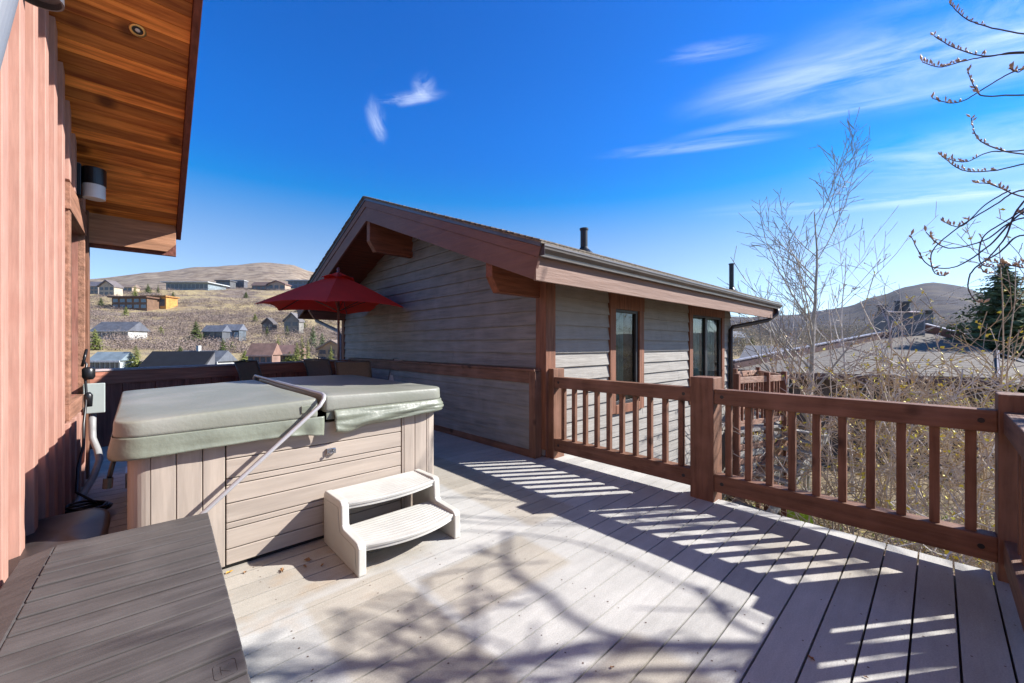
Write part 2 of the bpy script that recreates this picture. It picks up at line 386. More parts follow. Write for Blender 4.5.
# ---------------------------------------------------------------- railing
rail = thing('deck_railing', 'brown stained timber railing with square balusters along the open edge of the deck', 'railing', (4.1, 1.57, 0))
PW = .222; PH = 1.187
def grained(mb, *a, **k): return mb.build(*a, **k)
for (x, y) in ((4.0, 3.46), (4.0, 1.461), (4.0, -.484), (-.2,-.505)):
    p = MB(); p.box(x, x+PW, y, y+PW, -.3 if x < 4 else -.5, PH).build('post', REDZ, rail, bevel=.008)
for (y0, y1) in ((1.683, 3.46), (-.262, 1.461)):
    MB().box(4.012, 4.132, y0, y1, .937, 1.079).build('top_rail', REDY, rail, bevel=.006)
    MB().box(4.012, 4.132, y0, y1, .104, .268).build('bottom_rail', REDY, rail, bevel=.006)
    n = 10; sp = (y1-y0)/(n+.35)
    for i in range(n):
        c = y0+sp*(i+.675)
        MB().box(4.046, 4.098, c-.026, c+.026, .262, .943).build('baluster', REDZ, rail, bevel=.004)
    for yy in (y0+.07, y1-.07):                                 # countersunk bolts
        for z in (1.01, .19):
            MB().lathe((4.0125, yy, z), [(0,-.003),(.017,-.003),(.017,.0),(0,.0)], 14, 'x').build('bolt', BLACK, rail)
MB().box(.02, 4.0, -.41, -.284, .937, 1.079).build('top_rail', REDX, rail, bevel=.006)
MB().box(.02, 4.0, -.41, -.284, .104, .268).build('bottom_rail', REDX, rail, bevel=.006)
for i in range(23):
    c = .15+i*.166
    MB().box(c-.026, c+.026, -.376, -.324, .262, .943).build('baluster', REDZ, rail, bevel=.004)

# ---------------------------------------------------------------- lapped siding generator
def laps(mb, ax, fixed, out, spans, z0, z1, pitch=.21, th=.034, depth_=0):
    """ax 'x': boards run along x at y=fixed facing out*y; spans(z)->[(a,b)...]"""
    k = 0; z = z0
    while z < z1-.01:
        zt = min(z+pitch, z1)
        for (a, b), (c, d) in zip(spans(z+.003), spans(zt-.003)):
            if b-a < .02 and d-c < .02: continue
            if b-a > 1.6 and d-c > 1.2 and depth_ < 1:
                rj = random.Random(int(z*97)+int(a*31)); cut = max(a, c)+.3+(min(b, d)-max(a, c)-.6)*rj.random()
                segs_ = [((a, cut-.002), (c, cut-.002)), ((cut+.002, b), (cut+.002, d))]
            else: segs_ = [((a, b), (c, d))]
            for (a, b), (c, d) in segs_:
                lo, hi = fixed+out*th, fixed+out*.004
                P = (lambda s, q, zz: (s, q, zz)) if ax == 'x' else (lambda s, q, zz: (q, s, zz))
                pts = [P(a, lo, z), P(b, lo, z), P(d, hi, zt), P(c, hi, zt)]
                bk = [P(a, fixed-out*.012, z), P(b, fixed-out*.012, z), P(d, fixed-out*.012, zt), P(c, fixed-out*.012, zt)]
                bb = len(mb.v); mb.v += pts+bk
                for q in ((0,1,2,3),(7,6,5,4),(0,4,5,1),(1,5,6,2),(2,6,7,3),(3,7,4,0)): mb.face([bb+i for i in q])
        z = zt

# ---------------------------------------------------------------- knee wall and parapet
kw = thing('knee_wall', 'low siding clad wall with a brown timber cap between the deck and the gabled house', 'wall', (3.9, 3.8, 0))
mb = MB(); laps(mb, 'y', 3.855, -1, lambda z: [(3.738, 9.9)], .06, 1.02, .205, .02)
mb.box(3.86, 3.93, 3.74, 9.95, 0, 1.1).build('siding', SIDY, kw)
MB().box(3.822, 3.845, 3.74, 9.9, 0.002, .10).build('base_board', REDY, kw, bevel=.004)
MB().box(3.822, 3.845, 3.74, 9.9, .99, 1.145).build('fascia_board', REDY, kw, bevel=.004)
MB().box(3.805, 3.985, 3.63, 9.95, 1.147, 1.18).build('cap', REDY, kw, bevel=.005)
MB().box(3.82, 3.95, 3.625, 3.738, 0.002, 1.145).build('corner_board', REDZ, kw, bevel=.005)
# parapet at the far end of the deck
PA, PB = Vector((-.62, 8.30, 0)), Vector((3.84, 9.93, 0)); dv = (PB-PA); PL = dv.length; prz = math.atan2(dv.y, dv.x)
pw = thing('parapet_wall', 'solid red brown board parapet closing the far end of the deck', 'wall', PA, prz)
RPX = wood('parapet_wood', (.32,.125,.08), 'x'); RPZ = wood('parapet_wood_upright', (.26,.095,.065), 'z')
MB().box(0, PL, .02, .12, 0, 1.10).build('wall_boards', RPZ, pw, local=True)
MB().box(0, PL, -.03, .17, 1.115, 1.145).build('cap', wood('faded_cap_wood', (.34,.27,.26), 'x'), pw, bevel=.004, local=True)
MB().box(0, PL, -.012, .018, .92, 1.115).build('fascia_board', RPX, pw, bevel=.004, local=True)
i = 0
x = .1
while x < PL-.1:
    MB().box(x, x+.09, -.006, .018, 0, .918).build('batten', RPZ, pw, local=True); x += .40

# ---------------------------------------------------------------- left house
LZ = math.radians(-1.1)
LX = -.575
lh = thing('house', 'red brown board and batten house wall with a cedar lined roof overhang beside the deck', 'house', (LX, 0, 0), LZ)
SM, ZS = .42, 2.99; YE = 6.62
zs = lambda y: ZS+SM*(YE-y)
Y0 = -2.0; WY0, WY1, WZ0, WZ1 = 5.30, 6.28, .98, 2.68
def wallseg(mb, ya, yb, za=None, zb=None, x0=-.2, x1=0):
    zl = za if za is not None else -4
    pts = [(x1, ya, zl), (x1, yb, zl), (x1, yb, zb if zb is not None else zs(yb)), (x1, ya, zb if zb is not None else zs(ya))]
    mb.prism(pts, (x0-x1, 0, 0))
mb = MB(); wallseg(mb, Y0, WY0); wallseg(mb, WY1, YE+.02); wallseg(mb, WY0, WY1, None, WZ0); wallseg(mb, WY0, WY1, WZ1, None)
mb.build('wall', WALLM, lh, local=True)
y = 3.03-.3515*14
k = 0
while y < YE-.1:
    segs = [(-.3, None)]
    if WY0-.22 < y < WY1+.12: segs = [(-.3, WZ0-.16), (WZ1+.25, None)]
    for za, zb in segs:
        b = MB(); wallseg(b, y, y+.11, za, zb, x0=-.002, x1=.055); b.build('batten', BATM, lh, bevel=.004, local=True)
    y += .3515
MB().box(-.2, .060, YE-.10, YE+.03, -4, ZS+.02).build('corner_board', REDZ, lh, bevel=.004, local=True)
# window in that wall
wd = MB()
wd.box(-.002, .05, WY0-.12, WY0, WZ0, WZ1).box(-.002, .05, WY1, WY1+.05, WZ0, WZ1).box(-.002, .055, WY0-.14, WY1+.06, WZ0-.14, WZ0).box(-.002,.06, WY0-.15, WY1+.06, WZ1, WZ1+.23)
wn = wd.build('window', wood('window_trim_wood', (.28,.14,.09), 'y'), lh, bevel=.004, local=True)
GLASS = bpy.data.materials.new('window_glass'); GLASS.use_nodes = True
gb = GLASS.node_tree.nodes['Principled BSDF']; gb.inputs['Base Color'].default_value = (.015,.02,.02,1); gb.inputs['Roughness'].default_value = .02; gb.inputs['Specular IOR Level'].default_value = .9
GLASS2 = bpy.data.materials.new('clear_window_glass'); GLASS2.use_nodes = True; t = GLASS2.node_tree
gl = N('ShaderNodeBsdfGlossy', t); gl.inputs['Roughness'].default_value = .0; tr = N('ShaderNodeBsdfTransparent', t); tr.inputs[0].default_value = (.75,.85,.82,1)
fr = N('ShaderNodeFresnel', t); fr.inputs[0].default_value = 1.7; ms = N('ShaderNodeMixShader', t)
t.links.new(fr.outputs[0], ms.inputs[0]); t.links.new(tr.outputs[0], ms.inputs[1]); t.links.new(gl.outputs[0], ms.inputs[2]); t.links.new(ms.outputs[0], t.nodes['Material Output'].inputs[0])
MB().box(-.07, -.06, WY0+.04, WY1-.04, WZ0+.04, WZ1-.04).build('pane', GLASS, wn, local=True)
f = MB(); f.box(-.08,-.045,WY0,WY0+.05,WZ0,WZ1).box(-.08,-.045,WY1-.05,WY1,WZ0,WZ1).box(-.08,-.045,WY0+.05,WY1-.05,WZ0,WZ0+.05).box(-.08,-.045,WY0+.05,WY1-.05,WZ1-.05,WZ1)
f.build('frame', BRONZE, wn, local=True)
MB().box(-.19, -.10, WY0, WY1, WZ0, WZ1).build('blind', mat('pale_blind', (.5,.48,.42)), wn, local=True)
# roof overhang: soffit boards across, fascia, slab
OV = .815
mb = MB(); pit = .115; y = Y0
cz = math.cos(math.atan(SM))
while y < YE:
    y2 = min(y+pit*cz-.004, YE)
    mb.prism([(0.0, y, zs(y)), (OV, y, zs(y)), (OV, y2, zs(y2)), (0, y2, zs(y2))], (0, 0, .02))
    y += pit*cz
SOF = mb.build('soffit', CEDAR, lh, bevel=.002, seg=1, local=True)
t = CEDAR.node_tree                     # each soffit board its own tone
b = t.nodes['Principled BSDF']; src = b.inputs['Base Color'].links[0].from_socket
tcn = N('ShaderNodeTexCoord', t); sp_ = N('ShaderNodeSeparateXYZ', t); t.links.new(tcn.outputs['Object'], sp_.inputs[0])
bi = math_('FLOOR', math_('DIVIDE', math_('ADD', sp_.outputs[1], 2.0, t), pit*cz, t), None, t)
wnn = N('ShaderNodeTexWhiteNoise', t, noise_dimensions='1D'); t.links.new(bi, wnn.inputs['W'])
mr_ = N('ShaderNodeMapRange', t); t.links.new(wnn.outputs['Value'], mr_.inputs[0]); mr_.inputs[3].default_value = .55; mr_.inputs[4].default_value = 1.45
hs_ = N('ShaderNodeHueSaturation', t); t.links.new(src, hs_.inputs['Color']); t.links.new(mr_.outputs[0], hs_.inputs['Value']); t.links.new(hs_.outputs[0], b.inputs['Base Color'])
mb = MB(); mb.prism([(-6, Y0, zs(Y0)+.025), (OV+.06, Y0, zs(Y0)+.025), (OV+.06, YE+.12, zs(YE+.12)+.025), (-6, YE+.12, zs(YE+.12)+.025)], (0,0,.22))
mb.build('roof', mat('dark_shingle', (.06,.055,.055), scale=30), lh, local=True)
FAS = wood('fascia_wood', (.15,.050,.034), 'y')
mb = MB(); mb.prism([(OV+.002, Y0, zs(Y0)-.07), (OV+.002, YE+.14, zs(YE+.14)-.07), (OV+.002, YE+.14, zs(YE+.14)+.23), (OV+.002, Y0, zs(Y0)+.23)], (.05,0,0)).build('rake_board', FAS, lh, bevel=.004, local=True)
MB().prism([(.0,YE-.045,2.66),(OV-.09,YE-.045,2.66),(OV-.005,YE-.045,2.76),(OV-.005,YE-.045,3.0),(0,YE-.045,3.0)], (0,.044,0)).build('end_beam', wood('end_beam_wood', (.36,.18,.10), 'x', wear=None), lh, bevel=.004, local=True)
MB().box(-2, OV, YE+.002, YE+.05, 2.62, 3.03).build('eave_board', FAS, lh, bevel=.004, local=True)
MB().box(-6, -.2, YE-.3, YE, -4, 2.95).build('back_wall', WALLM, lh, local=True)

# wall sconce
def L2W(x, y, z=0):
    c, s = math.cos(LZ), math.sin(LZ); return Vector((LX+x*c-y*s, x*s+y*c, z))
p = L2W(0.042, 5.78, 2.94)
sc = thing('wall_sconce', 'black half cylinder wall lamp with a frosted lower shade under the cedar soffit', 'wall light', p, LZ)
MB().box(.0, .03, -.06, .06, .02, .33).build('back_plate', BLACK, sc, bevel=.004, local=True)
MB().lathe((.115,0,0), [(0,.32),(.083,.32),(.088,.315),(.088,.155),(.0,.155)], 32).build('hood', BLACK, sc, smooth=False, local=True)
MB().lathe((.115,0,0), [(0,.154),(.082,.154),(.082,.02),(0,.02)], 32).build('shade', mat('frosted_glass', (.62,.63,.62), rough=.25, var=.05, bump=0), sc, local=True)
# recessed light in the soffit
yl = 4.30; zl = zs(yl)
dl = thing('recessed_light', 'small round brass trimmed recessed light in the cedar soffit', 'ceiling light', L2W(.50, yl, zl), LZ)
dl.rotation_euler = (math.atan(-SM), 0, LZ)
MB().lathe((0,0,0), [(.034,-.003),(.05,-.008),(.052,0),(.034,.004)], 28).build('trim_ring', mat('brass', (.75,.50,.18), rough=.3, metal=.8, bump=0), dl, local=True, smooth=True)
MB().lathe((0,0,0), [(0,-.001),(.034,-.001),(.034,-.0005)], 20).build('lamp_well', BLACK, dl, local=True)
MB().lathe((0,0,0), [(.0,-.009),(.012,-.007),(.016,-.002)], 12).build('bulb', mat('bulb_glass', (.6,.6,.6), rough=.1, bump=0), dl, local=True, smooth=True)
# twin flood light close to the viewer, high on the wall
fl = thing('floodlight', 'grey metal twin head floodlight mounted high on the red brown wall', 'wall light', L2W(.04, 1.75, 2.75), LZ)
GM = mat('grey_painted_metal', (.42,.44,.47), rough=.35, var=.08, bump=.03)
pA = at(36, -4, 2.25)
RL = fl
RL.location = L2W(.04, 2.9, 3.62)
q = lambda P: P
# heads are given in world space; the fixture's empty is unrotated
RL.rotation_euler = (0, 0, 0)
MB().lathe(RL.location, [(0,0),(.07,0),(.07,.03),(0,.03)], 24, 'x').build('back_plate', GM, RL)
MB().tube([RL.location, RL.location+Vector((.12,-.05,.05)), pA+Vector((0,0,.16))], .014, 8).build('arm', GM, RL, smooth=True)
hd = MB().lathe(pA, [(.0,.2),(.07,.2),(.105,.12),(.108,.0),(.098,.0),(.092,.03),(0,.06)], 36)
hd.build('lamp_head', mat('dark_grey_metal', (.10,.10,.11), rough=.35, bump=.02), RL)
MB().lathe(pA, [(0,.045),(.055,.04),(.07,.052)], 20).build('reflector', mat('black_baffle', (.02,.02,.02), rough=.5, bump=0), RL)
hb = MB(); a0, a1 = at(0, -60, 1.72), at(-44, 72, 1.50)
hb.tube([a0, a0+(a1-a0)*.1, a1], [.07,.085,.092], 36)
hb.build('lamp_head', mat('light_grey_metal', (.17,.18,.20), rough=.5, var=.05, bump=.02), RL, smooth=False)
tr_ = MB(); tr_.beam(at(-6, 52, 2.0), at(-4, 97, 2.0), .06, .03, (1,0,0)); tr_.build('bracket', REDZ, RL)

# ---------------------------------------------------------------- gabled neighbour house
HX, HY = 4.3, 3.87; RY = 7.72; XF = 3.3; XE = 13.15; RS = .373; ZT = 4.36; WE = 11.75
nh = thing('house', 'gabled grey lap siding house with brown rake boards and dark shingles behind the umbrella', 'house', (HX, HY, 0), 0)
zr = lambda y: ZT-RS*abs(y-RY)
RAKE = wood('rake_board_wood', (.17,.090,.072), 'y', var=.1, scale=8, wear=((.22,.125,.10), 2.5, .6))
FASX = wood('eave_fascia_wood', (.22,.135,.10), 'x', var=.1, scale=8)
TRIM = wood('window_trim_brown', (.20,.088,.052), 'z')
BRK = wood('bracket_wood', (.20,.075,.04), 'x')
SOFD = wood('dark_soffit_wood', (.14,.05,.03), 'x')
# gable wall
def gspan(z):
    ylo, yhi = HY, 2*RY-HY
    if z > zr(HY)-.22: ylo = RY-(ZT-.22-z)/RS
    yhi = 2*RY-ylo
    return [(ylo+.0, yhi)] if yhi > ylo else [(RY, RY)]
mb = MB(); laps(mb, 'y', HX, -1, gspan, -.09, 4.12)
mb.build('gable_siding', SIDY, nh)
# side wall with openings
W1 = (6.06, 6.86, .45, 2.13); W2 = (9.25, 11.04, .30, 2.20)
def sspan(z):
    sp = [[HX+.16, WE]]
    for (a, b, c, d) in (W1, W2):
        if c-.14 < z < d+.27:
            n = []
            for s0, s1 in sp:
                if s0 < a and s1 > b: n += [[s0, a-.17], [b+.17, s1]]
                else: n.append([s0, s1])
            sp = n
    return [tuple(s) for s in sp]
def sspan_fixed(z):  # three strips always, so every course matches
    if True:
        return [(HX+.16, W1[0]-.17), (W1[1]+.17, W2[0]-.17), (W2[1]+.17, WE)]
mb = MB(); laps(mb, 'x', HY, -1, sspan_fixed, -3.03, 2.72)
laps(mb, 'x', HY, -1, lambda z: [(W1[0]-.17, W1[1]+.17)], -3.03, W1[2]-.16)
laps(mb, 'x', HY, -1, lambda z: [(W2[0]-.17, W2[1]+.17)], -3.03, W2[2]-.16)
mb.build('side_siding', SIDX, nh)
mb = MB(); mb.box(HX+.02, WE, HY+.20, HY+.26, -4, 2.6).box(HX+.02, HX+.08, HY+.26, 11.5, -4, 2.6).box(HX+.1, WE, 11.5, 11.57, -4, 2.6)
mb.box(WE-.06, WE, HY+.26, 11.5, -4, 2.6)
INT = mat('dark_interior', (.03,.03,.03), bump=0)
SHW = MB(); SHW.box(HX+.02, W1[0]-.03, HY+.02, HY+.19, -4, 2.6).box(W1[1]+.03, W2[0]-.03, HY+.02, HY+.19, -4, 2.6).box(W2[1]+.03, WE, HY+.02, HY+.19, -4, 2.6)
SHW.box(W1[0]-.02, W1[1]+.02, HY+.02, HY+.19, -4, W1[2]-.02).box(W2[0]-.02, W2[1]+.02, HY+.02, HY+.19, -4, W2[2]-.02)
SHW.box(WE-.06, WE-.001, HY+.27, 11.5, -4, 2.6)
SHW.prism([(WE-.05, HY+.02, 2.601), (WE-.05, 11.57, 2.601), (WE-.05, RY, zr(RY)-.25)], (.045,0,0))
SHW.build('wall_frame', SIDX, nh)
MB().box(HX+.02, HX+.09, HY+.27, 11.5, -4, 2.6).build('inner_wall', INT, nh)
# corner boards
MB().box(HX-.05, HX-.006, HY-.05, HY+.15, .0, 2.68).box(HX-.0055, HX+.16, HY-.05, HY-.002, -4, 2.62).build('corner_board', TRIM, nh, bevel=.004)
MB().box(HX-.05, HX-.004, 11.45, 11.60, -.5, 2.68).build('corner_board', TRIM, nh, bevel=.004)
# rake boards
for sgn in (-1, 1):
    e = RY+sgn*4.69; n = Vector((0, sgn*RS, 1)).normalized()
    def bar(x0, x1, top, bot, ins=0):
        pk = [(x0, RY, ZT-top*1.067), (x0, RY, ZT-bot*1.067)]
        te = Vector((x0, e, zr(e)))
        return pk[0:1] + [tuple(te-n*top), tuple(te-n*bot)] + pk[1:2]
    MB().prism(bar(XF, 0, .13, .385), (.04,0,0)).build('rake_board', RAKE, nh, bevel=.004)
    MB().prism(bar(XF-.014, 0, .012, .1285), (.054,0,0)).build('rake_trim', RAKE, nh, bevel=.003)
    pts = bar(XF-.03, 0, -.028, .010)
    MB().prism(pts, (.07,0,0)).build('drip_edge', mat('blue_grey_flashing', (.09,.10,.13), rough=.35, bump=.02), nh)
    # soffit lining
    y1 = RY+sgn*4.55
    MB().prism([(XF+.042, RY, ZT-.26), (XE, RY, ZT-.26), (XE, y1, zr(y1)-.26), (XF+.042, y1, zr(y1)-.26)], (0,0,.03)).build('soffit', SOFD, nh)
    y2 = RY+sgn*4.72
    sh = MB(); r = random.Random(5)
    # shingle edge, uneven
    pts = []; nn = 46
    sh.prism([(XF-.045, RY, ZT+.03), (XE+.02, RY, ZT+.03), (XE+.02, y2, zr(y2)+.03), (XF-.045, y2, zr(y2)+.03)], (0,0,.02))
    for i in range(nn):
        ya, yb = RY+sgn*4.72*i/nn, RY+sgn*4.72*(i+.93)/nn; j = r.uniform(0,.012)
        sh.prism([(XF-.055-j, ya, zr(ya)+.051), (XE+.03, ya, zr(ya)+.051), (XE+.03, yb, zr(yb)+.057+j*.4), (XF-.055-j, yb, zr(yb)+.057+j*.4)], (0,0,.014))
    sh.build('roof', mat('weathered_shingle', (.17,.145,.115), rough=.95, var=.5, scale=22, bump=.5), nh)
for sgn in (-1, 1):
    ye = RY+sgn*4.60
    MB().box(XF+.002, 12.9, min(ye, ye-sgn*.04), max(ye, ye-sgn*.04), 2.235, 2.56).build('eave_fascia', FASX, nh, bevel=.004)
MB().prism([(XE-.0, RY-4.6, zr(RY-4.6)-.35), (XE, RY, ZT-.38), (XE, RY, ZT+.02), (XE, RY-4.6, zr(RY-4.6)+.02)], (-.04,0,0)).build('rake_board', RAKE, nh)
# gutter: K profile
gy = RY-4.602
def gut(y0, s):
    return [(0, y0, 2.50), (0, y0-s*.07, 2.50), (0, y0-s*.075, 2.535), (0, y0-s*.12, 2.575), (0, y0-s*.125, 2.60), (0, y0-s*.135, 2.605), (0, y0-s*.135, 2.625), (0, y0-s*.11, 2.625), (0, y0-s*.105, 2.585), (0, y0-s*.06, 2.545), (0, y0-s*.06, 2.512), (0, y0, 2.512)]
GUT = mat('bronze_gutter', (.19,.17,.155), rough=.28, var=.15, metal=.4, bump=.03)
for x0, x1 in ((XF+.0, 8.1), (8.104, 13.25)):
    MB().prism([(x0, p[1], p[2]+.004*(x1>9)) for p in gut(gy, 1)], (x1-x0, 0, 0)).build('gutter', GUT, nh)
MB().box(XF-.004, XF+.0, gy-.135, gy+.02, 2.50, 2.63).build('gutter_end_cap', BRONZE, nh)
# downspout
ds = MB(); ds.tube([(12.95, gy-.07, 2.50), (12.95, gy-.06, 2.36), (12.7, gy+.1, 2.18), (11.66, HY-.10, 1.98), (11.6, HY-.07, 1.9), (11.6, HY-.07, -3.6)], .055, 8)
ds.build('downspout', BRONZE, nh, smooth=True)
ds = MB(); ds.tube([(3.75, 12.4, 2.45), (3.8, 12.3, 2.2), (4.2, 11.75, 1.9), (4.24, 11.66, 1.75), (4.24, 11.66, -2)], .05, 8)
ds.build('downspout', mat('pale_blue_downspout', (.30,.36,.45), rough=.3, bump=0), nh, smooth=True)
# brackets
def bracket(yc, zb, zt, wd=.13):
    MB().prism([(XF+.045, yc-wd/2, zt), (XF+.045, yc-wd/2, zb+.20), (XF+.17, yc-wd/2, zb), (HX-.002, yc-wd/2, zb), (HX-.002, yc-wd/2, zt)], (0, wd, 0)).build('bracket', BRK, nh, bevel=.006)
bracket(4.0, 2.19, 2.62); bracket(RY, 3.36, 3.97, .14); bracket(2*RY-4.0, 2.19, 2.62)
# windows
CUR = mat('teal_grey_curtain', (.30,.42,.40), rough=.8, bump=0)
def nwin(a, b, c, d, mull):
    f = MB(); f.box(a-.17, a, HY-.052, HY+.0, c-.14, d).box(b, b+.17, HY-.052, HY, c-.14, d).box(a-.18, b+.18, HY-.057, HY, d, d+.28).box(a, b, HY-.060, HY, c-.15, c)
    w_ = f.build('window', TRIM, nh, bevel=.004)
    s = MB(); t_ = .05
    s.box(a, a+t_, HY-.02, HY+.05, c, d).box(b-t_-.03, b, HY-.02, HY+.05, c, d).box(a+t_, b-t_-.03, HY-.02, HY+.05, c, c+t_).box(a+t_, b-t_-.03, HY-.02, HY+.05, d-t_, d)
    for mx_ in mull: s.box(mx_-.06, mx_+.06, HY-.025, HY+.045, c+t_, d-t_)
    s.build('sash', mat('dark_sash', (.03,.032,.035), rough=.4, bump=0), w_, bevel=.003)
    MB().poly([(a+.02, HY+.02, c+.02), (b-.02, HY+.02, c+.02), (b-.02, HY+.02, d-.02), (a+.02, HY+.02, d-.02)]).build('pane', GLASS2, w_)
    cu = MB(); n = 60; x0, x1 = (a+.03, a+(b-a)*.62) if not mull else (a+.04, b-.05)
    pts = [(x0+(x1-x0)*i/n, HY+.11+.022*math.sin(i*1.3)+.01*math.sin(i*.37)) for i in range(n+1)]
    for (xa, ya), (xb, yb) in zip(pts, pts[1:]): cu.poly([(xa, ya, c-.05), (xb, yb, c-.05), (xb, yb, d+.02), (xa, ya, d+.02)])
    cu.build('curtain', CUR, w_, smooth=True)
nwin(*W1, []); nwin(*W2, [10.08])
# roof vent pipes
def vent(px, Y, z0, h, ztop):
    p = at(px, 300, Y); v = MB(); v.lathe((p.x, p.y, z0), [(.16,-.15),(.15,0),(.085,.06),(.062,.10),(.062,h-.03),(.075,h-.03),(.075,h),(.05,h),(.05,h-.05)], 18)
    v.build('vent_pipe', BLACK, nh, smooth=False)
vent(584, 6.9, 3.09, .42, 0); vent(731.5, 11.5, 3.04, .80, 0)

HS = .928
nh.scale = (HS, HS, HS); nh.location = (HX*HS, HY*HS, .108)
# ---------------------------------------------------------------- hot tub
TX0, TX1, TY0, TY1 = -.04, 2.075, 3.235, 5.38
PANEL = wood('beige_spa_panel', (.38,.32,.265), 'x', var=.16, scale=10, bump=.08, rough=.5, wear=None)
PANELZ = wood('beige_spa_panel_upright', (.38,.32,.265), 'z', var=.18, scale=10, bump=.08, rough=.5, wear=None)
tub = thing('hot_tub', 'square hot tub with beige panel sides beside the plastic step', 'hot tub', (1.02, 4.3, 0))
MB().box(TX0+.04, TX1-.04, TY0+.04, TY1-.04, .05, .9).build('cabinet', mat('dark_cabinet', (.12,.10,.09)), tub)
MB().box(TX0+.05, TX1-.05, TY0+.035, TY1-.05, .0, .05).build('base', BLACK, tub)
A, B = .43, 1.705
zb_ = [.03, .135, .27, .312, .44, .563, .607, .737, .905]
fp = MB()
for z0, z1 in zip(zb_, zb_[1:]): fp.box(A+.006, B-.006, TY0+.004, TY0+.038, z0+.003, z1-.003)
fp.build('front_panel', PANEL, tub, bevel=.0045)
fp = MB()
for z0, z1 in zip(zb_, zb_[1:]): fp.box(TX0+.004, TX0+.038, TY0+.46, TY1-.46, z0+.003, z1-.003)
fp.build('side_panel', PANEL, tub, bevel=.004)
for a, b in ((TX0+.10, A), (B, TX1-.10)):
    ww = b-a; left = a < 1
    cp = MB(); cuts = [a, a+.12, a+.25, a+.36, b-.022, b] if left else [a, a+.022, a+.13, a+.25, b]
    for i, (c0, c1) in enumerate(zip(cuts, cuts[1:])):
        if c1-c0 > .01: cp.box(c0+.002, c1-.002, TY0, TY0+.038, .03, .905)
    cp.build('corner_panel', PANELZ, tub, bevel=.004)
# rounded corner columns
for (cx, cy, a0) in ((TX0+.10, TY0+.10, PI), (TX1-.10, TY0+.10, 1.5*PI), (TX0+.10, TY1-.10, .5*PI), (TX1-.10, TY1-.10, 0)):
    c = MB(); n = 8
    ring = [(cx+.10*math.cos(a0+PI/2*i/n), cy+.10*math.sin(a0+PI/2*i/n)) for i in range(n+1)]
    c.prism([(x, y, .03) for x, y in ring]+[(cx, cy, .03)], (0, 0, .875)); c.build('corner_post', PANELZ, tub)
for y0, y1 in ((TY0+.10, TY0+.28), (TY0+.28, TY0+.46), (TY1-.46, TY1-.28), (TY1-.28, TY1-.1)):
    MB().box(TX0+.0, TX0+.038, y0+.002, y1-.002, .03, .905).build('corner_panel', PANELZ, tub, bevel=.004)
lat = at(330, 453, 3.03)
lt = MB(); lx = 1.10
lt.box(lx-.03, lx+.035, TY0-.016, TY0+.004, .655, .70).box(lx+.012, lx+.034, TY0-.028, TY0-.016, .66, .695)
lt.tube([(lx-.035, TY0-.02, .66), (lx-.01, TY0-.035, .665), (lx+.005, TY0-.035, .675)], .006, 6)
lt.build('latch', mat('chrome', (.6,.6,.6), rough=.15, metal=.9, bump=0), tub, bevel=.002)

# ---------------------------------------------------------------- cover, two folding halves with skirts
VIN = mat('grey_green_vinyl', (.20,.208,.168), rough=.42, var=.05, scale=3, bump=.10, bscale=45, spec=.45, wear=((.27,.265,.235), 2.6, .8))
VINS = mat('grey_green_vinyl_side', (.18,.195,.150), rough=.4, var=.14, scale=4, bump=.15, bscale=30, spec=.5)
cv = thing('hot_tub_cover', 'grey green vinyl cover folded in two padded halves on the hot tub', 'cover', (1.02, 4.3, .9))
CX = 1.005
def rrect(x0, x1, y0, y1, rad, rounded):      # outline counter-clockwise; rounded = corners (SW, SE, NE, NW)
    pts = []
    for (cx, cy, sx, sy, a0, on) in ((x0, y0, 1, 1, PI, rounded[0]), (x1, y0, -1, 1, 1.5*PI, rounded[1]), (x1, y1, -1, -1, 0, rounded[2]), (x0, y1, 1, -1, .5*PI, rounded[3])):
        rr = rad if on else .025; n = 9 if on else 4
        for i in range(n+1): pts.append((cx+sx*rr+rr*math.cos(a0+PI/2*i/n), cy+sy*rr+rr*math.sin(a0+PI/2*i/n)))
    return pts
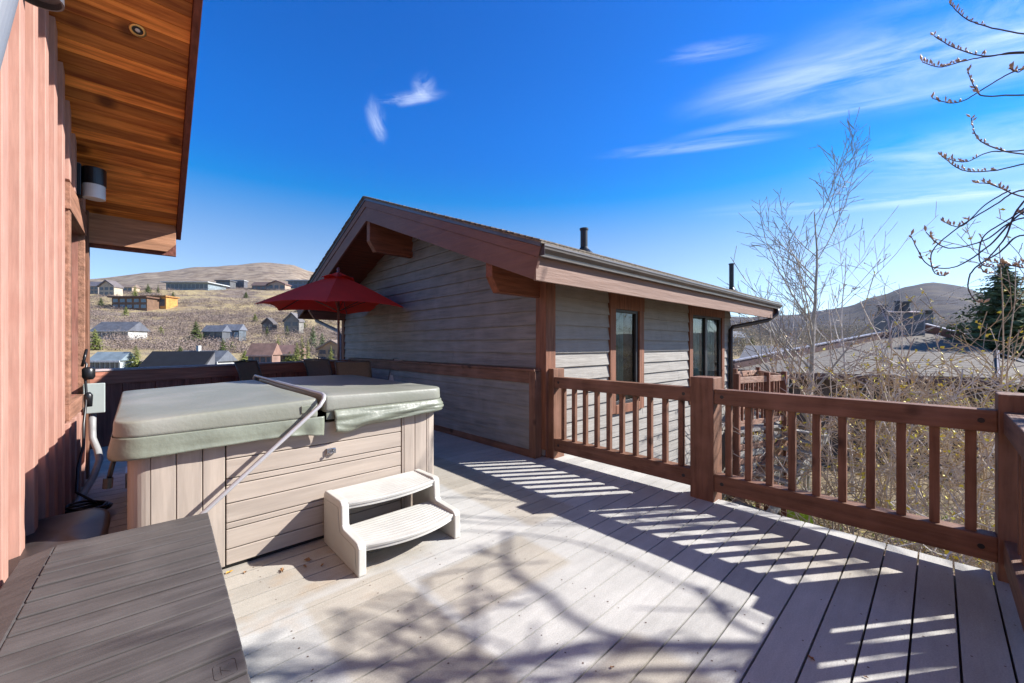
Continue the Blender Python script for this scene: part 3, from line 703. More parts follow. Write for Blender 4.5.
def cover_half(x0, x1, rounded, zlo, zedge, zfold, foldx):
    import bisect
    out = rrect(x0, x1, TY0-.055, TY1+.05, .13, rounded)
    # densify
    dn = []
    for (a, b) in zip(out, out[1:]+out[:1]):
        L = math.hypot(b[0]-a[0], b[1]-a[1]); k = max(1, int(L/.05))
        for i in range(k): dn.append((a[0]+(b[0]-a[0])*i/k, a[1]+(b[1]-a[1])*i/k))
    out = dn; n = len(out); cx, cy = (x0+x1)/2, (TY0+TY1)/2
    mb = MB(); top = lambda x: zfold+(zedge-zfold)*min(1, abs(x-foldx)/1.05)
    prof = [(0, 0, zlo), (.0, .006, None)]
    rings = []
    def ring(ins, zf):
        rr = []
        for x, y in out:
            d = math.hypot(x-cx, y-cy); ux, uy = (x-cx)/d, (y-cy)/d
            px_, py_ = x-ux*ins, y-uy*ins
            rr.append((px_, py_, zf(px_, py_)))
        return rr
    nz = lambda x, y, s, a: a*noise.noise(Vector((x*s, y*s, 1.7)))
    rings.append(ring(.03, lambda x, y: zlo))
    rings.append(ring(.0, lambda x, y: zlo+.008))
    rings.append(ring(-.004, lambda x, y: zlo+.03))
    rings.append(ring(-.001, lambda x, y: top(x)-.045))
    rings.append(ring(.001, lambda x, y: top(x)-.014))
    rings.append(ring(.007, lambda x, y: top(x)-.004))
    rings.append(ring(.020, lambda x, y: top(x)+nz(x, y, 3, .004)))
    # the top surface shrinks towards the middle
    for f in (.25, .5, .75, .97):
        rings.append([(x+(cx-x)*f, y+(cy-y)*f, top(x+(cx-x)*f)+nz(x+(cx-x)*f, y+(cy-y)*f, 2.2, .012)) for x, y in out])
    for rg in rings: mb.v += rg
    for i in range(len(rings)-1):
        for k in range(n): mb.face((i*n+k, i*n+(k+1)%n, (i+1)*n+(k+1)%n, (i+1)*n+k))
    mb.face(range(n-1, -1, -1)); e = (len(rings)-1)*n; mb.face(range(e, e+n))
    return mb.build('cover_half', VIN, cv, smooth=True)
h1 = cover_half(TX0-.06, CX-.012, (1,0,0,1), .950, 1.055, 1.10, CX)
h2 = cover_half(CX+.035, TX1+.045, (0,1,1,0), .985, 1.10, 1.115, CX)
def piping(pts, r=.006): return MB().tube(pts, r, 6)
def skirt(path, ztop, zbot, wav, flare, parent, folds=3.0):
    """cloth strip along path [(x,y)], heights as functions of arc length"""
    P = [Vector((x, y, 0)) for x, y in path]; pts = []
    for a, b in zip(P, P[1:]):
        k = max(1, int((b-a).length/.02))
        for i in range(k): pts.append(a+(b-a)*i/k)
    pts.append(P[-1]); mb = MB(); nr = 12; s = 0; tot_ = sum((b-a).length for a, b in zip(pts, pts[1:])); m = len(pts)
    for i, p in enumerate(pts):
        d = (pts[min(i+1, m-1)]-pts[max(i-1, 0)]).normalized(); nrm = Vector((d.y, -d.x, 0))
        u = s/tot_
        for j in range(nr+1):
            v = j/nr; z = ztop(u)+(zbot(u)-ztop(u))*v
            off = .004+flare*math.sin(v*PI*.5)+wav(u, v)
            mb.v.append(tuple(Vector((p.x, p.y, z))+nrm*off))
        if i < m-1: s += (pts[i+1]-p).length
    for i in range(m-1):
        for j in range(nr):
            a = i*(nr+1)+j; mb.face((a, a+nr+1, a+nr+2, a+1))
    o = mb.build('skirt', VINS, parent, smooth=True)
    so = o.modifiers.new('thick', 'SOLIDIFY'); so.thickness = .004
    return o
yF = TY0-.055
arc = [(TX0-.06+.13-.13*math.cos(a), yF+.13-.13*math.sin(a)) for a in [PI/2*i/8 for i in range(9)]]
pl = [(TX0-.06, TY1-.1), (TX0-.06, TY0+.1)]+arc+[(CX+.03, yF)]
Lt = 2.0+.2+.94
def sb1(u):
    z = .838+.012*math.sin(u*9)
    return z if u < .92 else z+(.80-z)*0+(.775-z)*((u-.92)/.08)**1.5*.4
skirt(pl, lambda u: .962, sb1, lambda u, v: v*(.008*math.sin(u*40)*math.sin(u*17)+.014*noise.noise(Vector((u*14, v*2, .3))))+.012*v*(max(0,(u-.85))/.15)*math.sin(u*130), .012, cv)
pr = [(CX+.10, yF), (TX1+.045-.13, yF)]+[(TX1+.045-.13+.13*math.sin(a), yF+.13-.13*math.cos(a)) for a in [PI/2*i/8 for i in range(9)]]+[(TX1+.045, TY1)]
def sb2(u):
    uu = u*3.0/ .95
    k = min(1, uu/1.0)
    if k < 1: return .845+.055*k**1.2-.03*math.exp(-((k-.12)/.10)**2)
    return .90
def wv2(u, v):
    k = u*3.0/.95
    e = .02*math.sin(v*PI)*(1.1-min(1, k)*.3)
    return e+.016*math.sin((v*3.0+k*1.9)*PI)*max(.25, 1-k*.7)*v+.02*noise.noise(Vector((k*4-v*2.5, v*5, 2)))*(.3+v)
skirt(pr, lambda u: .998, sb2, wv2, .012, cv)
# seam piping and handle flap, strap
MB().tube([(x, y, .952) for x, y in [(p[0], p[1]) for p in arc]+[(CX-.03, yF-.004)]], .0045, 6).build('piping', VINS, cv, smooth=True)
MB().box(CX-.13, CX-.06, yF-.012, yF-.003, 1.0, 1.055).build('handle', VINS, cv, bevel=.004)
MB().box(CX+.30-.25, CX+.31-.02, yF+.01, yF+.02, .93, 1.03).build('hinge_flap', VINS, cv, bevel=.004)
st = MB(); sx, sy = TX0-.05, TY0+.12
st.tube([(sx, sy, .85), (sx-.015, sy-.01, .78), (sx-.03, sy-.02, .70)], .012, 6)
st.build('strap', BLACK, cv, smooth=True)
MB().tube([(sx-.03, sy-.02, .72), (sx-.034, sy-.02, .66)], .022, 8).build('strap_clip', BLACK, cv)

# ---------------------------------------------------------------- cover lifter bar
cl = thing('cover_lifter', 'bent aluminium cover lifter bar lying over the folded tub cover', 'lifter bar', (CX, 4.4, .3))
bz = 1.125
bar = [(CX+.04, 5.72, bz-.10), (CX+.04, 5.70, bz-.02), (CX+.04, 5.64, bz+.005), (CX+.035, 4.5, bz+.002), (CX+.03, 3.22, bz), (CX+.025, 3.16, bz-.008), (CX+.01, 3.125, bz-.03), (CX-.02, 3.11, bz-.07), (.25, 3.10, .42), (-.02, 3.10, .18)]
MB().tube(bar, .0145, 8).build('bar', mat('pale_aluminium_tube', (.42,.41,.42), rough=.4, metal=.3, var=.06, bump=.02), cl, smooth=True)
MB().tube([bar[0], (.6, 5.72, .6), (-.02, 5.72, .18)], .019, 10).build('bar', ALU, cl, smooth=True)
for yy in (3.115, 5.70): MB().box(-.08, .06, yy-.02 if yy < 4 else yy-.28, yy+.085 if yy < 4 else yy+.02, .10, .25).build('pivot_bracket', ALU, cl, bevel=.004)

# ---------------------------------------------------------------- two-tread step
stp = thing('spa_step', 'pale plastic two tread step with curved treads against the hot tub front', 'step', (1.44, 2.87, 0))
def side_pts(y0, h1, y1, h2, y2, z0=0): return None
for x0, x1 in ((1.04, 1.095), (1.79, 1.845)):
    P = [(3.205, 0.0), (3.205, .365), (3.18, .395), (2.90, .402), (2.865, .398), (2.846, .375), (2.838, .245), (2.82, .222), (2.60, .212), (2.57, .205), (2.552, .18), (2.55, 0.0)]
    sp = MB(); sp.prism([(x0, y, z) for y, z in P], (x1-x0, 0, 0)); s_ = sp.build('side_panel', PLW, stp, bevel=.010, seg=3)
    # raised rim and recessed face
    ins = [(3.17, .035), (3.17, .34), (2.90, .355), (2.885, .235), (2.865, .19), (2.60, .175), (2.585, .035)]
    xo = x0-.004 if x0 < 1.5 else x1+.001
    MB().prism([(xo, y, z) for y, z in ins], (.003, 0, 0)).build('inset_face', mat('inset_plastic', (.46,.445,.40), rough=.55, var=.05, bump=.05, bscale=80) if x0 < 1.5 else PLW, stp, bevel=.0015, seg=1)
def tread(yb, yf, zt, bulge, th=.045):
    mb = MB(); n = 26; m_ = 22; x0, x1 = 1.095, 1.79
    for i in range(n+1):
        s = i/n; x = x0+(x1-x0)*s; f = yf-bulge*(1-(2*s-1)**2)
        ys = [yb+(f-yb)*j/m_ for j in range(m_+1)]
        for j, y in enumerate(ys):
            z = zt+.0035*(1 if j % 2 else 0)*(1 if j < m_-1 else 0); mb.v.append((x, y, z))
        mb.v += [(x, f-.004, zt-.008), (x, f-.002, zt-.022), (x, f+.004, zt-.026), (x, f+.004, zt-th), (x, f+.02, zt-th-.006), (x, yb, zt-th-.006)]
    R = m_+7
    for i in range(n):
        for j in range(R-1): mb.face((i*R+j, (i+1)*R+j, (i+1)*R+j+1, i*R+j+1))
        mb.face((i*R+R-1, (i+1)*R+R-1, (i+1)*R, i*R))
    return mb.build('tread', mat('ribbed_tread_plastic', (.46,.45,.415), rough=.45, var=.12, bump=.03, bscale=80), stp)
tread(3.19, 2.855, .385, .055); tread(2.93, 2.575, .190, .075)
MB().box(1.095, 1.79, 3.17, 3.2, .02, .05).build('cross_brace', PLW, stp, bevel=.004)

# ---------------------------------------------------------------- storage box
BXM = wood('dark_brown_resin', (.072,.066,.064), 'x', var=.25, scale=16, bump=.3, rough=.55, wear=((.13,.12,.115), 5, .5))
BZ = math.radians(-2.3)
bx = thing('storage_box', 'dark brown resin deck box with a plank patterned lid beside the red wall', 'storage box', (.302, 2.893, 0), BZ)
LW, LL = .70, 1.95
MB().box(-LW+.05, -.03, -LL+.04, -.03, 0, .47).build('body', BXM, bx, bevel=.01, local=True)
ld = MB(); pit = .1155; y = -.0
k = 0
yy = 0
while yy > -LL:
    y2 = max(yy-pit, -LL)
    # each plank slightly dished, small step in the edge like the moulded lid
    zc_ = .533+.004*math.sin(k*.7)
    ld.box(-LW+.115, 0.0, y2+.012, yy-.001, .49, zc_)
    yy = y2; k += 1
ld.build('lid', BXM, bx, bevel=.004, local=True)
MB().prism([(-LW, 0, .50), (-LW+.113, 0, .531), (-LW+.113, -LL, .531), (-LW, -LL, .50)], (0,0,-.05)).build('lid_edge', BXM, bx, bevel=.006, local=True)
MB().box(-LW+.10, -.004, -LL+.004, -.004, .47, .525).build('lid_core', mat('dark_resin_groove', (.035,.030,.028)), bx, local=True)
# moulded maker's mark: a rounded outline with a small glyph
lg = MB(); cx_, cy_ = -.052, -1.445; hw, hh = .028, .036
ol = [(cx_-hw+.012*(1-math.cos(a)) if False else cx_+sx_*(hw-.012)+.012*math.cos(a), cy_+sy_*(hh-.012)+.012*math.sin(a)) for (sx_, sy_, a0) in ((1,1,0),(-1,1,PI/2),(-1,-1,PI),(1,-1,1.5*PI)) for a in [a0+PI/2*i/5 for i in range(6)]]
lg.tube([(x, y, .536) for x, y in ol+[ol[0]]], .0014, 4, cap=False)
lg.tube([(cx_-.010, cy_-.02, .536), (cx_-.010, cy_+.02, .536)], .0013, 4).tube([(cx_+.012, cy_-.02, .536), (cx_-.008, cy_, .536), (cx_+.012, cy_+.02, .536)], .0013, 4)
lg.build('moulded_mark', mat('dark_mark', (.03,.026,.025)), bx, local=True)
# ---------------------------------------------------------------- dark bin, electrical box, cables
bn = thing('storage_bin', 'dark brown covered bin on the shaded deck between the red wall and the hot tub', 'bin', (-.33, 3.62, 0), LZ)
def sup(cx, cy, hx, hy, n=44, ex=.5):
    return [(cx+hx*math.copysign(abs(math.cos(2*PI*k/n))**ex, math.cos(2*PI*k/n)), cy+hy*math.copysign(abs(math.sin(2*PI*k/n))**ex, math.sin(2*PI*k/n))) for k in range(n)]
def rings_mesh(spec, n=44):
    mb = MB()
    for s_, z, wob in spec:
        for k, (x, y) in enumerate(sup(0, 0, .19*s_, .44*s_)):
            mb.v.append((x, y, z+wob*noise.noise(Vector((x*9, y*7, .4)))))
    for i in range(len(spec)-1):
        for k in range(n): mb.face((i*n+k, i*n+(k+1)%n, (i+1)*n+(k+1)%n, (i+1)*n+k))
    mb.face(range((len(spec)-1)*n, len(spec)*n)); return mb
BNM = mat('dark_brown_plastic', (.045,.036,.034), rough=.38, bump=.1)
rings_mesh([(.86,0,0),(.9,.02,0),(1.0,.30,0),(.9,.305,0)]).build('shell', BNM, bn, local=True, smooth=True)
rings_mesh([(1.0,.306,0),(1.05,.31,0),(1.06,.34,0),(1.02,.352,.002),(.9,.356,.004),(.6,.366,.01),(.3,.37,.01),(.05,.37,.01)]).build('lid', BNM, bn, local=True, smooth=True)
eb = thing('electrical_box', 'grey metal electrical disconnect box with conduit at the corner of the red wall', 'electrical box', L2W(.05, 6.2, 0), LZ)
EBM = mat('grey_enamel', (.36,.40,.38), rough=.4, var=.05, bump=.02)
MB().box(.0, .15, 0, .10, .78, 1.08).build('housing', EBM, eb, bevel=.006, local=True)
MB().box(-.005, .16, -.022, -.001, .77, 1.09).build('cover', EBM, eb, bevel=.008, local=True)
CON = mat('grey_pvc', (.26,.26,.26), rough=.45, bump=0)
MB().tube([(.06,.04,.76), (.06,.03,.60), (.065,0,.5), (.11,-.10,.38), (.13,-.2,.30), (.10,-.4,.18), (.04,-.6,.06), (.02,-.75,.03), (.02,-1.3,.03)], .030, 10).build('conduit', CON, eb, local=True, smooth=True)
cb = thing('power_cable', 'black power cable and plug hanging on the red wall and coiled on the deck', 'cable', L2W(.05, 6.0, 0), LZ)
pts = [(.0,.1,1.34),(.03,.08,1.30),(.02,.06,1.18),(.03,.05,1.02),(.03,.02,.9),(.02,-.05,.7),(.03,-.2,.5),(.02,-.5,.35),(.04,-.8,.20)]
r = random.Random(2)
for k in range(60):
    a = k*.42; rr = .12+.03*math.sin(k*.9); pts.append((.12+rr*math.cos(a), -.98+rr*1.3*math.sin(a), .05+.0012*k+.01*r.random()))
MB().tube(pts, .011, 6).build('cord', BLACK, cb, local=True, smooth=True)
MB().tube([(.01,.1,1.36),(.03,.06,1.45),(.02,.02,1.36),(.0,.05,1.28)], .012, 6).build('hook', BLACK, cb, local=True, smooth=True)
MB().lathe((.045,.07,1.20), [(0,-.06),(.035,-.06),(.05,-.03),(.05,.05),(.03,.07),(0,.07)], 14).build('plug', BLACK, cb, local=True, smooth=True)
MB().lathe((.045,.05,.93), [(0,-.07),(.03,-.07),(.035,.05),(.015,.08),(0,.08)], 12).build('socket', BLACK, cb, local=True, smooth=True)

# ---------------------------------------------------------------- patio set
SLING = mat('brown_mesh_sling', (.17,.115,.075), rough=.8, var=.15, scale=60, bump=.2)
SLING2 = mat('tan_mesh_sling', (.50,.42,.37), rough=.8, var=.12, scale=60, bump=.2)
CFR = mat('bronze_chair_frame', (.07,.05,.04), rough=.35, bump=.02)
def chair(label, p, rz, sl, group='sling chairs around the patio table'):
    c = thing('patio_chair', label, 'chair', p, rz, group)
    s = 1.17
    def surf(name, prof, w0):
        mb = MB(); n = 10
        for i, (y, z) in enumerate(prof):
            for j in range(n+1):
                u = j/n*2-1; sag = -.02*(1-u*u)
                mb.v.append((u*w0*s, (y+ (-sag if name == 'backrest' else 0))*s, (z+(sag if name == 'seat' else 0))*s))
        for i in range(len(prof)-1):
            for j in range(n): a = i*(n+1)+j; mb.face((a, a+1, a+n+2, a+n+1))
        o = mb.build(name, sl, c, local=True, smooth=True); so = o.modifiers.new('thick', 'SOLIDIFY'); so.thickness = .006
    surf('seat', [(-.26,.40),(-.1,.395),(.1,.385),(.23,.385),(.27,.41)], .235)
    surf('backrest', [(.27,.41),(.30,.52),(.335,.70),(.38,.88),(.43,1.01),(.445,1.03)], .235)
    for sx in (-1, 1):
        x = sx*.245*s
        MB().tube([(x,(-.28)*s,.39*s),(x,-.1*s,.395*s),(x,.1*s,.385*s),(x,.26*s,.40*s),(x,.30*s,.52*s),(x,.335*s,.70*s),(x,.38*s,.88*s),(x,.44*s,1.035*s)], .014, 8).build('side_rail', CFR, c, local=True, smooth=True)
        xx = sx*.29*s
        MB().tube([(xx,-.30*s,0),(xx,-.27*s,.4*s),(xx,-.25*s,.60*s),(xx,-.2*s,.635*s),(xx,.05*s,.63*s),(xx,.28*s,.62*s),(x,.33*s,.64*s)], .013, 8).build('armrest', CFR, c, local=True, smooth=True)
        MB().tube([(x,.1*s,.385*s),(xx,.25*s,.2*s),(xx,.33*s,0)], .013, 8).build('leg', CFR, c, local=True, smooth=True)
    MB().tube([(-.245*s,.45*s,1.035*s),(0,.46*s,1.045*s),(.245*s,.45*s,1.035*s)], .013, 8).build('top_rail', CFR, c, local=True, smooth=True)
    return c
def ground_at(px, Y): q = W((px-512)/400*Y, Y); return (q.x, q.y, 0)
UMB = ground_at(338.5, 8.15)
FWD = -TH        # rz that makes local +y the viewing direction
chair('brown mesh patio chair seen from behind directly below the umbrella pole', ground_at(361, 7.35), FWD+PI+.10, SLING)
chair('brown mesh patio chair at the far side of the table left of the umbrella pole', ground_at(334, 8.35), FWD+PI-.25, SLING)
chair('tan patio chair turned sideways against the siding wall', ground_at(380, 7.8), FWD-PI/2+.9, SLING2)
chair('bronze framed patio chair turned sideways at the left end of the set', ground_at(275, 7.1), FWD+PI/2, SLING)
tb = thing('patio_table', 'round glass topped patio table carrying the red umbrella', 'table', UMB)
mb = MB(); mb.lathe((0,0,0), [(0,.84),(.60,.84),(.61,.848),(.60,.856),(0,.856)], 40); mb.build('tabletop', mat('tinted_glass_top', (.30,.38,.45), rough=.08, bump=0, spec=.8), tb, local=True)
MB().lathe((0,0,0), [(.60,.825),(.63,.83),(.63,.86),(.605,.86),(.605,.825)], 40).build('rim', CFR, tb, local=True)
for k in range(4):
    a = PI/4+k*PI/2; MB().tube([(.55*math.cos(a), .55*math.sin(a), .83), (.45*math.cos(a), .45*math.sin(a), .4), (.58*math.cos(a), .58*math.sin(a), 0)], .018, 8).build('leg', CFR, tb, local=True, smooth=True)
# umbrella
um = thing('patio_umbrella', 'open red hexagonal patio umbrella on a bronze pole beside the gable wall', 'umbrella', UMB)
RED = mat('red_canvas', (.90,.09,.06), rough=.75, var=.10, scale=3, bump=.08, bscale=60)
t = RED.node_tree; trn = N('ShaderNodeBsdfTranslucent', t); trn.inputs[0].default_value = (1,.12,.09,1); mx = N('ShaderNodeMixShader', t); mx.inputs[0].default_value = .5
t.links.new(t.nodes['Principled BSDF'].outputs[0], mx.inputs[1]); t.links.new(trn.outputs[0], mx.inputs[2]); t.links.new(mx.outputs[0], t.nodes['Material Output'].inputs[0])
RT, ZA, ZEDGE = 1.47, 2.93, 2.23; a0 = math.radians(3)
def canopy(rmax, za, zedge, rmin, rot):
    mb = MB(); K = 6; M = 8; R_ = 12
    for i in range(R_+1):
        f = i/R_; rr = rmin+(rmax-rmin)*f
        for k in range(K):
            for j in range(M):
                u = j/M; A0, A1 = rot+2*PI*k/K, rot+2*PI*(k+1)/K
                x = rr*(math.cos(A0)*(1-u)+math.cos(A1)*u); y = rr*(math.sin(A0)*(1-u)+math.sin(A1)*u)
                valley = 4*u*(1-u)
                z = za+(zedge-za)*(f**1.12) - .0*valley
                sc_ = 1-.05*valley*f
                mb.v.append((x*sc_, y*sc_, z+.055*valley*f*f-.03*valley*math.sin(f*PI)))
    n = K*M
    for i in range(R_):
        for k in range(n): mb.face((i*n+k, i*n+(k+1)%n, (i+1)*n+(k+1)%n, (i+1)*n+k))
    return mb
o = canopy(RT, ZA-.05, ZEDGE, .10, a0).build('canopy', RED, um, local=True, smooth=False); so = o.modifiers.new('t', 'SOLIDIFY'); so.thickness = .004
o = canopy(.34, ZA+.04, ZA-.10, .03, a0).build('vent_cap', RED, um, local=True); so = o.modifiers.new('t', 'SOLIDIFY'); so.thickness = .004
MB().lathe((0,0,0), [(.0,.0),(.024,.0),(.024,ZA),(0,ZA)], 14).build('pole', mat('bronze_pole', (.22,.15,.13), rough=.3, bump=.02, metal=.3), um, local=True, smooth=True)
MB().lathe((0,0,ZA), [(.0,.02),(.04,.03),(.045,.05),(.02,.075),(.035,.10),(.03,.13),(0,.16)], 14).build('finial', mat('wine_plastic', (.18,.05,.06), rough=.4, bump=0), um, local=True, smooth=True)
for k in range(6):
    A_ = a0+2*PI*k/6
    MB().tube([(.03*math.cos(A_), .03*math.sin(A_), ZA-.06), (RT*.98*math.cos(A_), RT*.98*math.sin(A_), ZEDGE-.0)], .009, 6).build('rib', CFR, um, local=True)
    MB().tube([(.03*math.cos(A_), .03*math.sin(A_), 2.20), (RT*.5*math.cos(A_), RT*.5*math.sin(A_), ZEDGE+.26)], .007, 6).build('strut', CFR, um, local=True)
MB().lathe((0,0,0), [(0,0),(.28,0),(.28,.05),(.06,.09),(.05,.3),(0,.3)], 28).build('base', BLACK, um, local=True)

# ---------------------------------------------------------------- vegetation generators
def bare_branch(mb, p, d, L, r, lvl, R_, P):
    """recursive bare branch; P: dict(seg, wander, up, kids, ratio, ang, minr, sides, bud)"""
    n = P['seg'][min(lvl, len(P['seg'])-1)]; pts = [p]; rs = [r]; dd = d.copy(); st = L/n; nseg = n
    rend = max(P['minr'], r*P.get('taper', .35))
    for i in range(n):
        wv = P['wander']
        dd = (dd+Vector((R_.gauss(0, wv), R_.gauss(0, wv), R_.gauss(0, wv)+P['up']))).normalized()
        p = p+dd*st
        if P.get('ok') and not P['ok'](p):
            n = i; break
        pts.append(p); rs.append(r+(rend-r)*(i+1)/n)
    if n < 2: return
    mb.tube(pts, rs, P['sides'][min(lvl, len(P['sides'])-1)], cap=False)
    if lvl >= P['levels']:
        if P.get('bud'): P['bud'](pts, R_)
        return
    k = P['kids'][lvl]; lo = P.get('lo', .25) if lvl == 0 else .15
    for j in range(k):
        f = lo+(1-lo)*(j+R_.random()*.8)/k; i = min(n-1, int(f*n)); q = pts[i]+(pts[i+1]-pts[i])*(f*n-i)
        ax = (pts[i+1]-pts[i]).normalized()
        az = R_.random()*2*PI; ref = Vector((0,0,1)) if abs(ax.z) < .9 else Vector((1,0,0)); s = ax.cross(ref).normalized(); u = s.cross(ax)
        an = math.radians(R_.uniform(*P['ang']))
        nd = (ax*math.cos(an)+(s*math.cos(az)+u*math.sin(az))*math.sin(an)).normalized()
        ratio = P['ratio']*(1-.45*f*(lvl == 0))*R_.uniform(.7, 1.15)
        bare_branch(mb, q, nd, L*ratio, max(P['minr'], (r+(rend-r)*f)*.55), lvl+1, R_, P)
def bark(name, c1, c2):
    return mat(name, c1, col2=c2, scale=6, rough=.85, bump=.3)
ASP = bark('pale_aspen_bark', (.24,.21,.175), (.46,.42,.36)); TWG = bark('grey_twig_bark', (.36,.30,.26), (.74,.66,.59)); TANB = bark('tan_twig_bark', (.30,.22,.14), (.62,.48,.32)); DKB = bark('dark_branch_bark', (.05,.045,.06), (.13,.10,.10))
BUD = mat('yellow_green_buds', (.66,.58,.05), col2=(.80,.66,.10), scale=1.5, bump=0, rough=.6); BUDT = mat('tan_catkins', (.42,.27,.13), col2=(.58,.42,.22), scale=1.5, bump=0, rough=.7)
def buds(store, size, prob=.8):
    def f(pts, R_):
        for q in pts[1:]:
            if R_.random() > prob: continue
            a, b_, c_ = [Vector((R_.gauss(0,1), R_.gauss(0,1), R_.gauss(0,1)+.4)).normalized()*size*R_.uniform(.5,1.2) for _ in range(3)]
            store.poly([q, q+a, q+a+b_*.6, q+b_]); store.poly([q, q+c_, q+c_*.9+a*.5])
    return f
def bare_tree(name, label, cat, base, H, r, P, seed, trunkmat, group=None, stems=1, budm=None, budsize=.05, budprob=.6, lean=(0,0), spread=.5):
    R_ = random.Random(seed); t_ = thing(name, label, cat, base, 0, group)
    mb = MB(); bs = MB(); P = dict(P)
    if budm: P['bud'] = buds(bs, budsize, budprob)
    for s in range(stems):
        a = 2*PI*s/stems+R_.random(); sp_ = spread if stems > 1 else 0
        d = Vector((lean[0]+sp_*math.cos(a)*R_.uniform(.4,1.3), lean[1]+sp_*math.sin(a)*R_.uniform(.4,1.3), 1)).normalized()
        bare_branch(mb, Vector((.05*math.cos(a)*stems**.5, .05*math.sin(a)*stems**.5, -.1)), d, H*(R_.uniform(.75,1.05) if stems > 1 else .95), r, 0, R_, P)
    mb.build('trunk' if stems == 1 else 'stems', trunkmat, t_, local=True)
    if budm: tag(bs.build('buds', budm, t_, local=True), kind='stuff')
    return t_
PT = dict(seg=(16,12,8,4), wander=.04, up=.028, kids=(15,6,3), ratio=.43, ang=(26,46), minr=.007, sides=(8,5,3,3), levels=3, lo=.30, taper=.12)
b = at(807, 345, 13.0); gz = terr(b.x, b.y)
bare_tree('aspen_tree', 'tall pale bare aspen tree rising behind the railing against the sky', 'tree', (b.x, b.y, gz), 6.6-gz, .115, dict(PT, kids=(18,7,4), minr=.008), 11, ASP)
PT2 = dict(PT, kids=(10,4,2), minr=.007)
for px, Y, top, sd, lab in ((853, 15, 226, 4, 'slim bare tree just right of the tall pale aspen'), (775, 17, 236, 5, 'slim bare tree just left of the tall pale aspen'),
                            (900, 9.5, 262, 9, 'thin upright sapling rising in front of the chimney of the shingle roofed house')):
    b = at(px, 345, Y); gz = terr(b.x, b.y); zt = 1.5+(345-top)/400*Y
    bare_tree('bare_tree', lab, 'tree', (b.x, b.y, gz), zt-gz, .06 if Y > 10 else .028, dict(PT2, kids=(10,4,2) if Y > 10 else (7,3,2), minr=.007 if Y > 10 else .005), sd, TWG, budm=BUDT if Y < 10 else None, budsize=.03, budprob=.5)
# thicket of budding shrubs beyond the railing
PS = dict(seg=(8,6,4,3), wander=.12, up=-.012, kids=(5,3,2), ratio=.58, ang=(25,60), minr=.0085, sides=(5,3,3,3), levels=3, lo=.2, taper=.25)
TH_ = [
    (757, 11.5, 385, 2, BUDT, TANB), (800, 10.0, 398, 3, BUDT, TWG), (838, 9.0, 376, 4, BUDT, TWG), (870, 8.0, 392, 5, BUDT, TWG), (905, 7.2, 398, 6, BUD, TANB),
    (940, 8.5, 384, 6, BUD, TANB), (972, 7.0, 398, 6, BUD, TWG), (1015, 7.6, 385, 6, BUD, TANB), (1060, 7.0, 370, 5, BUD, TWG), (925, 10.5, 388, 5, BUDT, TWG),
    (985, 10.5, 384, 5, BUDT, TANB), (1045, 10, 372, 5, BUD, TWG), (855, 12, 385, 5, BUDT, TANB), (1110, 9, 360, 5, BUD, TANB), (735, 16, 385, 4, BUDT, TWG)]
SPRIG = [(893, 8.5, 318, 2, BUDT, TANB, 'slender upright shrub with tan catkins before the left end of the chimney'), (942, 7.8, 322, 2, BUD, TWG, 'slender yellow budded shrub rising before the roof right of the chimneys'),
    (1012, 7.0, 272, 2, BUD, TANB, 'tall yellow budded shrub rising before the spruce'), (830, 9.5, 312, 3, BUDT, TWG, 'pale arching shrub standing right of the tall aspen trunk'), (765, 10.5, 335, 2, BUDT, TWG, 'pale arching shrub standing left of the tall aspen trunk')]
THL = ['low budding shrub right behind the posts of the lower landing', 'pale twigged shrub growing around the foot of the tall aspen', 'arching grey shrub just right of the aspen trunk behind the railing', 'grey twigged shrub behind the middle balusters of the longer railing bay',
 'yellow budded tan shrub nearest the railing, left of two', 'yellow budded shrub below the chimney in the thicket', 'yellow budded grey shrub closest to the railing near the corner post', 'yellow budded tan shrub behind the corner post of the railing',
 'grey budding shrub outside the corner post, beyond the short return railing', 'tan catkin shrub against the dark wall under the grey shingle eave', 'tan catkin shrub under the right end of the grey shingle eave', 'budding shrub below the spruce in the rear of the thicket',
 'tan catkin shrub farthest back in the thicket right of the aspen', 'outermost yellow budded shrub at the right edge of the thicket', 'sparse twigged shrub between the gabled house and the low dark roofed house']
for i, (px, Y, top, stems, bm, tm) in enumerate(TH_):
    b = at(px, 345, Y); gz = terr(b.x, b.y); zt = 1.5+(345-top)/400*Y
    bare_tree('bare_shrub', THL[i], 'shrub', (b.x, b.y, gz), (zt-gz)*1.08, .022, PS, 100+i, tm, 'budding shrubs in the thicket beyond the railing', stems=stems, budm=bm, budsize=.065 if bm is BUD else .038, budprob=.6, spread=.38)
for i, (px, Y, top, stems, bm, tm, lab) in enumerate(SPRIG):
    b = at(px, 345, Y); gz = terr(b.x, b.y); zt = 1.5+(345-top)/400*Y
    bare_tree('bare_shrub', lab, 'shrub', (b.x, b.y, gz), (zt-gz)*1.05, .022, dict(PS, kids=(6,3,2), wander=.07, up=.03, ratio=.35, lo=.4, minr=.006), 150+i, tm, stems=stems, budm=bm, budsize=.05, budprob=.55, spread=.12)
